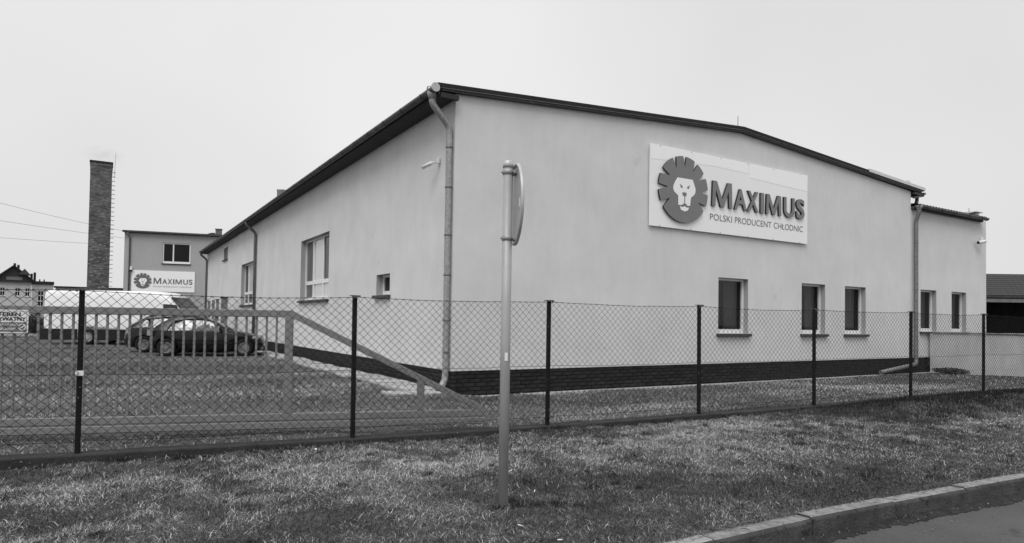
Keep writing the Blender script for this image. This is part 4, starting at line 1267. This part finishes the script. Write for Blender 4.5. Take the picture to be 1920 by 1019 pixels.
# ================================================================ plants
def leaf_cloud(n, rx, ry, rz_, cz, size, seed):
    r = np.random.default_rng(seed)
    d = r.normal(size=(n, 3)); d /= np.linalg.norm(d, axis=1)[:, None]
    rad = r.random(n) ** .35 * (.75 + .35 * vnoise(d[:, 0] * 2.5 + seed, d[:, 2] * 2.5))
    c = d * rad[:, None] * np.array([rx, ry, rz_]) + np.array([0, 0, cz])
    c[:, 2] = np.maximum(c[:, 2], .03)
    a = r.normal(size=(n, 3)); a /= np.linalg.norm(a, axis=1)[:, None]; q = np.cross(a, r.normal(size=(n, 3))); q /= np.linalg.norm(q, axis=1)[:, None]
    s = size * (.6 + .8 * r.random(n))[:, None]
    V = np.stack([c - a * s, c + q * s * .5, c + a * s, c - q * s * .5], 1).reshape(-1, 3)
    F = np.arange(4 * n)
    return V, F, np.full(n, 4), np.repeat(.025 + .05 * r.random(n), 4)
def shrub(x, y, rx, h, label, seed, cat='shrub', n=1600, size=.05, group='dark shrubs beyond the gate'):
    e = empty('shrub', (x, y, float(gz(x, y))), 0, label, cat, group)
    V, F, L_, T = leaf_cloud(n, rx, rx, h * .5, h * .52, size, seed)
    put(bpy.data.objects.new('crown', np_mesh('crown', V, F, L_, 'shrub', T)), e)
    b = MB()
    for k in range(4): b.tube([(0, 0, -.05), (rnd.uniform(-.2, .2) * rx, rnd.uniform(-.2, .2) * rx, h * .3), (rnd.uniform(-.6, .6) * rx, rnd.uniform(-.5, .5) * rx, h * .7)], [.03 * h, .02 * h, .006], 6)
    b.build('stem', 'bark', e)
shrub(-4.05, 51.7, .55, 1.45, 'rounded dark shrub beside the private ground notice, left of the pair', 3)
shrub(-3.10, 51.2, .52, 1.45, 'rounded dark shrub behind the van tail, right of the pair', 4)
MB_ = MB().box(-6.5, -2.6, 49.8, 50.0, -.1, .14).build('garden_edging', 'slab'); tag(MB_, 'pale low concrete edging under the pair of dark shrubs', 'edging')
MB_ = MB().box(-22, -4.0, 55.0, 55.25, -.1, 1.0).build('garden_wall', 'fascia'); tag(MB_, 'low dark garden wall beyond the pair of shrubs', 'wall')
# weeds at the foot of the boundary wall
shrub(22.22, 10.25, .62, .20, 'low dark weed patch at the foot of the boundary wall', 8, 'weed', 2200, .022, None)

# ---------------------------------------------------------------- grass
def blades(name, x, y, L, elev, tone, wd, label, seed):
    """curved ribbons of length L rising at angle elev and drooping towards the tip"""
    r = np.random.default_rng(seed); n = len(x)
    z = np.where(y < kerb_y(x) + .002, .003, gz(x, y)) - .003 + .008 * r.random(n)
    az = r.random(n) * 2 * np.pi; dx, dy = np.cos(az), np.sin(az)
    ca = az + np.pi / 2 + (r.random(n) - .5) * 1.6; wx, wy = np.cos(ca) * wd / 2, np.sin(ca) * wd / 2
    ch, sh = np.cos(elev), np.sin(elev); bend = (r.random(n) - .5) * .9 * L
    m = np.stack([x + dx * L * ch * .45, y + dy * L * ch * .45, z + L * sh * .72], 1)
    tp = np.stack([x + dx * L * ch - dy * bend, y + dy * L * ch + dx * bend, z + L * sh * (.75 + .3 * r.random(n)) + .002], 1)
    base = np.stack([x, y, z], 1); W = np.stack([wx, wy, np.zeros(n)], 1)
    V = np.stack([base - W, base + W, m + W * .8, m - W * .8, tp], 1).reshape(-1, 3)
    i = np.arange(n) * 5
    F = np.stack([i, i + 1, i + 2, i + 3, i + 3, i + 2, i + 4], 1).ravel()
    o = put(bpy.data.objects.new(name, np_mesh(name, V, F, np.tile([4, 3], n), 'tone', np.repeat(tone, 5))))
    return tag(o, label, 'grass', kind='stuff')
def scatter(n, x0, x1, ya, yb, seed, dens=None):
    r = np.random.default_rng(seed)
    x = x0 + (x1 - x0) * r.random(n); t = r.random(n); lo, hi = ya(x), yb(x)
    y = lo + (hi - lo) * t
    if dens is not None:
        k = r.random(n) < dens(x, y); x, y = x[k], y[k]
    return x, y, r
# the verge: dark green mown grass with patches of dry straw and taller dark tussocks
vp = lambda x, y: np.clip((vnoise(x, y, .55, 21) * .3 + vnoise(x, y, 1.7, 22) * .3 + vnoise(x, y, 5.3, 28) * .4 - .32) * 2.8, 0, 1)
def verge_dry(x, y):
    f = fence_y(x); k = kerb_y(x); t = (y - k) / (f - k)
    band = np.exp(-((t - .66) / .27) ** 2)
    right = np.clip((x - 9.0) / 1.6, 0, 1) * np.clip((y - (f - 2.1)) / .6, 0, 1)
    return np.clip(.14 + .75 * band * (.3 + vp(x, y)) + .4 * (vp(x, y) - .45) - .8 * right, 0, 1)
x, y, r = scatter(420000, -3.5, 17, lambda x: kerb_y(x) - .015, lambda x: fence_y(x) - .085, 31,
                  lambda x, y: np.clip(1.25 - .055 * np.hypot(x - 2, y - 3), .35, 1) * (.35 + .65 * vnoise(x, y, 3.3, 24)))
n = len(x); U = lambda: r.random(n)
dry = verge_dry(x, y); isd = U() < dry * .85
tus = np.clip((vnoise(x, y, 5.5, 26) - .74) * 7, 0, 1) * (vnoise(x, y, 1.1, 29) > .35)
right = np.clip((x - 9.0) / 1.6, 0, 1) * np.clip((y - (fence_y(x) - 2.1)) / .6, 0, 1)
L = np.where(isd, .022 + .055 * U() ** 1.8, .015 + .028 * U()) + (tus * .035 + right * .08) * U()
L *= np.clip((y - kerb_y(x)) / .3 + .35, .35, 1)
elev = np.where(isd, .08 + .5 * U(), .25 + .95 * U()); elev = elev + (tus + right) * .35 * U()
tone = np.where(isd, .18 + .48 * U() ** 1.2, (.014 + .09 * U() ** 1.6) * (.7 + .6 * vnoise(x, y, .9, 27)))
tone = 1.2 * tone * (1 - .4 * tus) * (1 - .62 * right)
blades('verge_grass', x, y, L, np.clip(elev, 0, 1.4), tone, .0024 * (.7 + .6 * U()) * (1 + .05 * np.hypot(x, y)), 'patchy half dry mown grass on the verge between fence and kerb', 41)
# a felt of short stubble between the longer blades
def stubble(name, x, y, L, tone, wd, label, seed):
    r = np.random.default_rng(seed); n = len(x)
    z = np.where(y < kerb_y(x) + .002, .003, gz(x, y)) - .002 + .006 * r.random(n)
    az = r.random(n) * 2 * np.pi; e = .05 + .9 * r.random(n) ** 1.5
    dx, dy = np.cos(az), np.sin(az)
    b0 = np.stack([x - dy * wd / 2, y + dx * wd / 2, z], 1); b1 = np.stack([x + dy * wd / 2, y - dx * wd / 2, z], 1)
    tp = np.stack([x + dx * L * np.cos(e), y + dy * L * np.cos(e), z + L * np.sin(e)], 1)
    V = np.stack([b0, b1, tp], 1).reshape(-1, 3)
    o = put(bpy.data.objects.new(name, np_mesh(name, V, np.arange(3 * n), np.full(n, 3), 'tone', np.repeat(tone, 3))))
    return tag(o, label, 'grass', kind='stuff')
x, y, r = scatter(900000, -3.5, 16, lambda x: kerb_y(x) - .03, lambda x: fence_y(x) - .085, 61, lambda x, y: np.clip(1.2 - .075 * np.hypot(x - 2, y - 3), .3, 1) * (.55 + .45 * vnoise(x, y, 6, 64)))
n = len(x); dry = verge_dry(x, y)
tone = (.022 + .26 * U() ** 2.2) * (.6 + 1.8 * dry) * (.7 + .6 * vnoise(x, y, 7, 66)) * (1 - .5 * np.clip((x - 9.0) / 1.6, 0, 1) * np.clip((y - (fence_y(x) - 2.1)) / .6, 0, 1))
stubble('verge_stubble', x, y, .015 + .028 * U(), tone, .0030 * (.6 + .8 * U()) * (1 + .05 * np.hypot(x, y)), 'fine matted stubble under the grass of the verge', 62)
# dark tufts of coarser grass
r = np.random.default_rng(71); nt = 260; per = 60
cx = -1.5 + 14 * r.random(nt); k0, k1 = kerb_y(cx) + .25, fence_y(cx) - .25; cy = k0 + (k1 - k0) * r.random(nt); sz = .45 + .85 * r.random(nt) ** 2
cx[:6] = (2.50, 2.60, 2.72, 2.86, 2.42, 3.0); cy[:6] = (4.09, 4.12, 4.04, 3.98, 4.15, 3.92); sz[:6] = .7
cx[130:] = -2.5 + 15.5 * r.random(130); cy[130:] = fence_y(cx[130:]) - .11 - .07 * r.random(130); sz[130:] = .35 + .6 * r.random(130)
cx = np.repeat(cx, per); cy = np.repeat(cy, per); sz = np.repeat(sz, per); n = len(cx)
a = r.random(n) * 2 * np.pi; rr_ = .055 * np.sqrt(r.random(n)) * sz
blades('coarse_tufts', cx + np.cos(a) * rr_ * 1.4, cy + np.sin(a) * rr_, (.03 + .06 * U()) * sz, .5 + .75 * U(), np.where(U() < .9, .012 + .035 * U(), .12 + .15 * U()), .0034 * np.ones(n), 'scattered dark coarse tufts standing out of the mown verge', 72)
# the yard behind the fence
fk = lambda x: fence_y(x) + .10
x, y, r = scatter(240000, -4.5, 21.8, fk, lambda x: np.where(x > 5.3, 10.85, 15.0), 32, lambda x, y: np.clip(1.2 - .075 * (y - 6), .25, 1) * (.4 + .6 * vnoise(x, y, 2.5, 34)))
k = ~((x > 4.6) & (x < 5.5) & (y > 10.9)); x, y = x[k], y[k]; n = len(x)
dry = np.clip(vnoise(x, y, .8, 35) * 1.0 + vnoise(x, y, 2.6, 36) * .5 - .25, 0, 1) * np.clip(1.1 - .045 * (x - 2), .3, 1)
bands = np.clip(.35 + 1.5 * (vnoise(x * .28, y * 1.25, 1, 71) - .25), .3, 1.6); isd = U() < dry * bands; fr = np.clip(1 - (y - fk(x)) / .3, 0, 1)
L = np.where(isd, .03 + .05 * U(), .02 + .03 * U()) + .05 * fr * U()
tone = np.where(isd, .15 + .30 * U(), (.035 + .10 * U()) * (.6 + .8 * vnoise(x, y, 1.1, 37))) * (.8 + .55 * bands)
blades('yard_grass', x, y, L, np.clip(.1 + .7 * U() + .5 * fr, 0, 1.4), tone, .0045 * (.7 + .6 * U()) * (1 + .04 * np.hypot(x, y)), 'short worn grass in the yard behind the chain link fence', 42)
x, y, r = scatter(90000, -8, 5.0, lambda x: 15.0 + 0 * x, lambda x: 24.0 + 0 * x, 33, lambda x, y: (.25 + .75 * vnoise(x, y, .9, 44)))
k = ~((x > 4.6) & (y > 10.9)); x, y = x[k], y[k]; n = len(x)
blades('far_yard_grass', x, y, .03 + .04 * U(), .1 + .6 * U(), (.06 + .30 * U()) * (.35 + 1.5 * vnoise(x * .25, y * .9, 1, 45)), .012 * np.ones(n), 'thin grass over the yard before the parked cars', 43)

# grit in the road gutter and loose litter
n = 700; r = np.random.default_rng(51); x = -1 + 11 * r.random(n); y = kerb_y(x) - .15 - .5 * r.random(n) ** 1.6
s = .002 + .006 * r.random(n) ** 3; V = []; F = []
oct_ = np.array([(1, 0, 0), (0, 1, 0), (-1, 0, 0), (0, -1, 0), (0, 0, 1), (0, 0, -1)], float)
of = np.array([(0, 1, 4), (1, 2, 4), (2, 3, 4), (3, 0, 4), (1, 0, 5), (2, 1, 5), (3, 2, 5), (0, 3, 5)])
V = (oct_[None] * (s[:, None, None] * (.6 + .8 * r.random((n, 6, 1)))) + np.stack([x, y, np.full(n, -.113)], 1)[:, None]).reshape(-1, 3)
F = (of[None] + (np.arange(n) * 6)[:, None, None]).ravel()
tag(put(bpy.data.objects.new('road_grit', np_mesh('road_grit', V, F, np.full(8 * n, 3), 'pebble'))), 'scattered grit along the kerb foot', 'grit', kind='stuff')
def butt(x, y, l, lab, flat=False):
    z = float(gz(x, y)); a = rnd.uniform(0, 6.28)
    b = MB()
    if flat:
        b.prism([(-l / 2, -.006), (l * .3, -.012), (l / 2, .0), (l * .2, .012), (-l * .4, .010)], 0, .002, lambda u, d, q: (u, q, d + .3 * u))
    else:
        b.tube([(-l / 2, 0, 0), (l * .1, .001, .001), (l / 2, .002, .003)], .004, 8)
    o = b.build('paper_scrap' if flat else 'cigarette_end', 'litter'); o.location = (x, y, z + .022); o.rotation_euler = (rnd.uniform(-.2, .2), rnd.uniform(-.3, .3), a)
    tag(o, lab, 'litter', 'litter on the verge')
butt(1.658, 6.058, .075, 'curled white paper scrap on the grass below the second black post', True)
butt(1.805, 6.70, .04, 'small pale paper scrap beside the fence footing', True)
butt(3.081, 5.026, .04, 'white cigarette end just right of the road sign pole')
butt(2.341, 3.681, .04, 'white cigarette end on the grass in front of the road sign pole')
butt(2.409, 3.331, .035, 'white cigarette end nearest the bottom edge of the verge')
butt(2.90, 4.36, .03, 'small cigarette end by the foot of the road sign pole')
